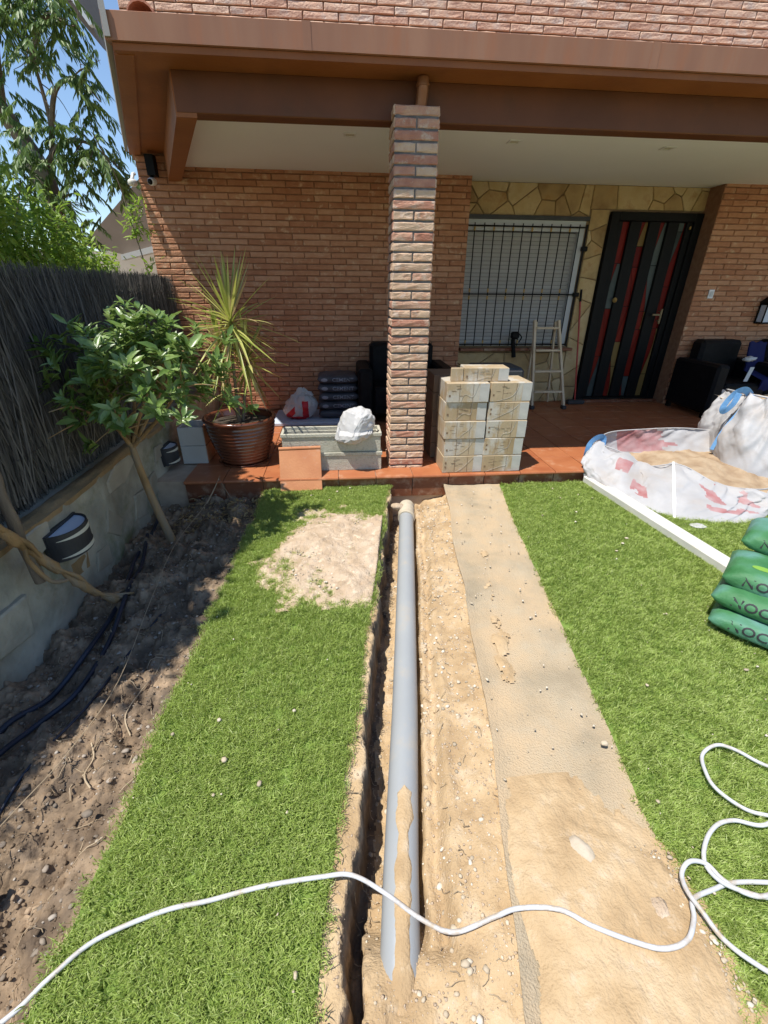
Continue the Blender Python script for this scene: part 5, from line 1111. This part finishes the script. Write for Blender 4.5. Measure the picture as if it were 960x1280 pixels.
# ---------------------------------------------------------------- ladder, broom, object on sill
ld = empty('stepladder', (2.72, 5.75, 0), 'wooden stepladder with four rungs standing in front of the window', 'ladder')
fa = [(2.50, 5.62, .02), (2.46, 5.84, 1.07)]; fb = [(2.93, 5.60, .02), (2.77, 5.84, 1.07)]
def bar(p0, p1, w_, d_): 
    q = MB(); P0, P1 = Vector(p0), Vector(p1); z_ = (P1-P0); L_ = z_.length; z_.normalize(); x_ = Vector((1, 0, 0)); x_ = (x_-z_*x_.dot(z_)).normalized(); y_ = z_.cross(x_)
    T = Matrix((x_, y_, z_)).transposed().to_4x4(); T.translation = P0; q.box(-w_/2, w_/2, -d_/2, d_/2, 0, L_, ch=.003, T=T); return q
for a, b in (fa, fb): bar(a, b, .03, .05).build('rail', m_wood, ld)
for a, b in (((2.52, 5.95, .02), (2.50, 5.87, 1.05)), ((2.86, 5.95, .02), (2.75, 5.87, 1.05))): bar(a, b, .022, .035).build('rear_leg', m_wood, ld)
for z in (.22, .47, .72, .98):
    t_ = (z-.02)/1.05; xa = 2.50-.04*t_; xb = 2.93-.16*t_; y = 5.62+.22*t_; q = MB(); q.box(xa+.016, xb-.016, y-.045, y+.03, z-.012, z+.012, ch=.003); q.build('rung', m_wood, ld)
for x, y in ((2.50, 5.62), (2.93, 5.60)): q = MB(); q.box(x-.028, x+.028, y-.04, y+.04, .0015, .05, ch=.008); q.build('rubber_foot', m_dkgrey, ld)
br_ = empty('broom', (3.20, 5.9, 0), 'broom with red handle leaning against the flagstone beside the door', 'broom'); q = MB(); q.tube([(3.21, 5.86, .06), (3.10, 6.01, 1.28)], .011, 8); q.build('handle', m_red, br_); q = MB(); q.tube([(3.10, 6.01, 1.28), (3.09, 6.02, 1.42)], .014, 8); q.build('grip', m_black, br_)
q = MB(); q.box(3.10, 3.34, 5.82, 5.90, .002, .06, ch=.01); q.build('head', m_dkgrey, br_)
tr_ = empty('spray_gun', (2.25, 5.93, .63), 'small black tool hanging by its handle from the window sill', 'tool')
q = MB(); q.box(2.20, 2.31, 5.88, 5.95, .84, .93, ch=.02); q.build('head', m_black, tr_); q = MB(); q.tube([(2.23, 5.9, .84), (2.25, 5.9, .74), (2.27, 5.9, .62)], [.03, .026, .03], 8); q.build('grip', m_black, tr_); q = MB(); q.tube(spline([(2.31, 5.9, .90), (2.34, 5.9, .86), (2.31, 5.9, .80)], 4), .008, 6); q.build('trigger', m_black, tr_)

# ---------------------------------------------------------------- white profile on the lawn
wp = empty('white_profile', (2.2, 2.8, G), 'long white plastic profile lying on the lawn beside the big bag', 'profile')
P0, P1 = Vector((2.14, 3.40, G+.012)), Vector((2.31, 1.80, G+.012)); ax = (P1-P0).normalized(); sxv = Vector((-ax.y, ax.x, 0))
prf = [(-.055, 0), (-.055, .045), (-.048, .052), (-.012, .052), (-.008, .046), (.008, .046), (.012, .052), (.048, .052), (.055, .045), (.055, 0)]
V = [P0+sxv*a+Vector((0, 0, b)) for a, b in prf]+[P1+sxv*a+Vector((0, 0, b)) for a, b in prf]; n = len(prf)
q = MB(); q.add(V, [tuple(range(n)), tuple(range(n, 2*n))[::-1]]+[(i, (i+1) % n, (i+1) % n+n, i+n) for i in range(n)]); fixn(q.build('body', m_profile, wp))

# ---------------------------------------------------------------- big bags
def wall_cloth(bot, top, nu, nv, seed, bulge=.04, wr=.015, off=None, close=False):
    bt_ = spline(bot, 10); tp_ = spline(top, 10)
    def at(P, t): f = t*(len(P)-1); i = min(int(f), len(P)-2); return P[i].lerp(P[i+1], f-i)
    G_ = []
    for j in range(nv+1):
        v = j/nv; row = []
        for i in range(nu+1):
            u = i/nu; a, b = at(bt_, u), at(tp_, u); p_ = a.lerp(b, v); d_ = (at(bt_, min(u+.01, 1))-at(bt_, max(u-.01, 0))).normalized(); nr = Vector((d_.y, -d_.x, 0))
            w1 = mnoise.noise(Vector((u*9+v*1.5, v*1.3, seed)))*1.3-abs(mnoise.noise(Vector((u*17-v*4, v*2.2, seed+5))))*1.3-abs(mnoise.noise(Vector((u*36+v*9, v*5, seed+9))))*.5+.3
            p_ = p_+nr*(bulge*math.sin(v*math.pi)+wr*w1*(.3+v*.9))+Vector((0, 0, wr*.9*mnoise.noise(Vector((u*11, v*4, seed+3)))*v)); row.append(p_)
        G_.append(row)
    return G_
fb_ = empty('big_bag', (2.8, 3.2, G), 'slumped open white bulk bag with faded red print and sand inside', 'big bag')
bot = [(2.10, 3.40, G+.01), (2.19, 3.10, G+.006), (2.33, 2.82, G+.006), (2.48, 2.66, G+.006), (2.90, 2.58, G+.006), (3.22, 2.68, G+.01), (3.5, 2.8, G+.01)]
top = [(2.27, 3.66, .18), (2.42, 3.50, .15), (2.62, 3.36, .06), (2.84, 3.26, .10), (3.00, 3.00, .03), (3.18, 2.82, .055), (3.5, 2.95, .03)]
G_ = wall_cloth(bot, top, 170, 40, 2, .075, .050); G1 = G_
def pm(u, v, sp): return any(abs(u-a)/b < 1 and abs(v-c)/d < 1 for a, b, c, d in sp) 
q = MB(); h_ = len(G_); wd_ = len(G_[0])
q.V = [tuple(p_) for r_ in G_ for p_ in r_]
for j in range(h_-1):
    for i in range(wd_-1):
        q.F.append((j*wd_+i, j*wd_+i+1, (j+1)*wd_+i+1, (j+1)*wd_+i)); u, v = i/wd_, j/h_
        nn = mnoise.noise(Vector((u*16, v*5, 3)))
        q.mi.append(1 if (pm(u, v, [(.30, .035, .45, .12), (.335, .012, .42, .12), (.21, .03, .72, .10)]) or (.56 < u < .80 and .25 < v < .85 and nn > .12)) and nn > -.25 else 0)
q.build('front_wall', [m_fibc, m_fibcp], fb_, smooth=True)
botb = [(2.30, 3.66, .005), (2.55, 3.78, .02), (2.85, 3.72, .02), (3.25, 3.62, .0), (3.6, 3.5, .0)]; topb = [(2.27, 3.66, .20), (2.50, 3.80, .23), (2.80, 3.80, .25), (3.20, 3.78, .26), (3.72, 3.74, .22)]
G_ = wall_cloth(botb, topb, 90, 20, 7, -.02, .016); q = MB(); h_ = len(G_); wd_ = len(G_[0]); q.V = [tuple(p_) for r_ in G_ for p_ in r_]
for j in range(h_-1):
    for i in range(wd_-1): q.F.append((j*wd_+i, j*wd_+i+1, (j+1)*wd_+i+1, (j+1)*wd_+i)); q.mi.append(1 if .30 < i/wd_ < .62+.15*mnoise.noise(Vector((0, j*.3, 1))) and j > 1 else 0)
q.build('rear_wall', [m_fibc, m_fibcp], fb_, smooth=True)
# left end of the bag joining both walls
G_ = wall_cloth([(2.10, 3.40, G+.01), (2.14, 3.50, -.02), (2.20, 3.60, .004), (2.30, 3.66, .004)], [(2.27, 3.66, .20)]*2+[(2.28, 3.665, .20)]*2, 16, 14, 5, .01, .008); q = MB(); q.grid(G_); q.build('side_wall', m_fibc, fb_, smooth=True)
q = MB(); q.tube(spline([a for a in top], 8), .006, 6); q.tube(spline(topb, 8), .006, 6); q.build('hem', m_fibc, fb_, smooth=True)
q = MB(); ic = 78; q.grid([[G1[j][i]+Vector((-.006, -.010, .010)) for i in (ic, ic+2)] for j in range(len(G1))]); q.build('seam_tape', m_white, fb_, smooth=True)
n = 60; gx_ = np.linspace(2.25, 3.7, n); gy_ = np.linspace(2.65, 3.76, n); q = MB(); G_ = []
fr_x = [v[0] for v in top]; fr_y = [v[1] for v in top]
for y in gy_: G_.append([(x, max(y, float(I(x, fr_x, fr_y))-.12*0), -.05+.12*float(sst(2.3, 3.0, np.array(x)))*float(sst(2.7, 3.4, np.array(y)))+.04*float(fbm(np.array(x), np.array(y), 5, 5, 3))+.012*float(fbm(np.array(x), np.array(y), 25, 3, 3))) for x in gx_])
q.grid(G_); tag(q.build('bag_sand', m_sandd, None, smooth=True), 'yellow sand inside the slumped open bulk bag', 'sand', kind='stuff')
def strap(P, w_, label_parent, wv_=(0, 0, 1)):
    q = MB(); P = spline(P, 8); G_ = []
    for i, a in enumerate(P):
        t = (P[min(i+1, len(P)-1)]-P[max(i-1, 0)]).normalized(); s_ = t.cross(Vector(wv_)); s_ = s_.normalized(); G_.append([a-s_*w_/2, a+s_*w_/2])
    q.grid(G_); G3 = [[a+Vector((.002, .002, -.003)) for a in r_] for r_ in G_]; q.grid(G3); return q.build('strap', m_strap, label_parent, smooth=True)
strap([(2.20, 3.62, .0), (2.19, 3.60, .10), (2.20, 3.60, .19), (2.27, 3.63, .235), (2.35, 3.66, .22), (2.35, 3.64, .12), (2.33, 3.60, .02)], .055, fb_, (0, 1, .2))
f2 = empty('big_bag', (4.0, 3.6, 0), 'upright white bulk bag with blue loop at the right edge on the terrace', 'big bag')
bot = [(3.50, 3.95, .02), (3.42, 3.6, .0), (3.36, 3.30, -.03), (3.55, 3.05, -.09), (3.9, 2.95, -.09), (4.4, 2.95, -.09)]; top = [(3.66, 3.95, .58), (3.60, 3.72, .60), (3.60, 3.50, .61), (3.75, 3.42, .59), (4.05, 3.38, .60), (4.4, 3.38, .58)]
G_ = wall_cloth(bot, top, 110, 50, 12, .07, .045); q = MB(); q.grid(G_); q.build('wall', m_fibc, f2, smooth=True)
q = MB(); q.grid([[(x+.1, y, .52+.05*float(fbm(np.array(x), np.array(y), 5, 4, 9))) for x in np.linspace(3.49, 4.5, 24)] for y in np.linspace(3.45, 4.0, 14)]); q.build('sand_fill', m_sand, f2, smooth=True)
q = MB(); q.tube(spline(top, 8), .009, 6); q.build('hem', m_fibc, f2)
strap([(3.58, 3.60, .605), (3.49, 3.58, .655), (3.39, 3.56, .63), (3.31, 3.54, .53), (3.33, 3.54, .48), (3.40, 3.55, .54), (3.43, 3.56, .63)], .055, f2, (.2, 1, .3)); strap([(3.58, 3.56, .61), (3.49, 3.56, .46), (3.40, 3.56, .28), (3.36, 3.56, .12)], .03, f2, (.8, 1, 0))
tag(blob('cloth_scrap', (2.52, 2.55, G+.012), (.055, .04, .008), m_bagw, 44, amp=.4, sub=3), 'flat white cloth scrap on the lawn in front of the slumped bag', 'cloth')

# ---------------------------------------------------------------- green sacks
ga = math.atan2(-.62, .60)
gs = [((2.10, 1.42, G+.07), 'lowest green sack of the pile, lying on the lawn', .11), ((2.13, 1.47, G+.16), 'second lowest green sack with a dark stencil in the pile', .12), ((2.20, 1.53, G+.24), 'third green sack from the lawn with pale blue tied end', .13), ((2.42, 1.70, G+.335), 'topmost green sack, pushed back on the pile at the right edge', .13)]
for k, (c, lab, h_) in enumerate(gs):
    t = empty('green_sack', c, lab, 'sack', 'green sacks piled at the right edge')
    T = Matrix.Translation(c) @ Matrix.Rotation(R(-50)+[.02, -.03, .03, .0][k], 4, 'Z'); o, bv = sack('sack_body', t, .62, .36, h_, m_green, 60+k, T, 30, 10)
    U = T.to_3x3() @ Vector((1, 0, 0)); Nn = T.to_3x3() @ Vector((0, 1, -.35)); Vd = Nn.cross(U)*-1
    Vd = Vector((0, 0, 1))+T.to_3x3() @ Vector((0, .4, 0)); orgn = Vector(c)+T.to_3x3() @ Vector((-.14, -.10, -.012))
    text_decal('NOCS', .062, orgn, U, Vd, Nn, bv, m_ink, t, sx=1.1)
    quad_decal(lambda s, u: (.05*(s-.5)*2*math.sqrt(max(.02, 1-(2*u-1)**2)), .03*(2*u-1)), Vector(c)+T.to_3x3() @ Vector((-.17, -.06, .03)), U, Vd, T.to_3x3() @ Vector((0, .4, -1)), bv, m_greenl, t, 'emblem')

print('objects', len(bpy.data.objects), 'script ok')
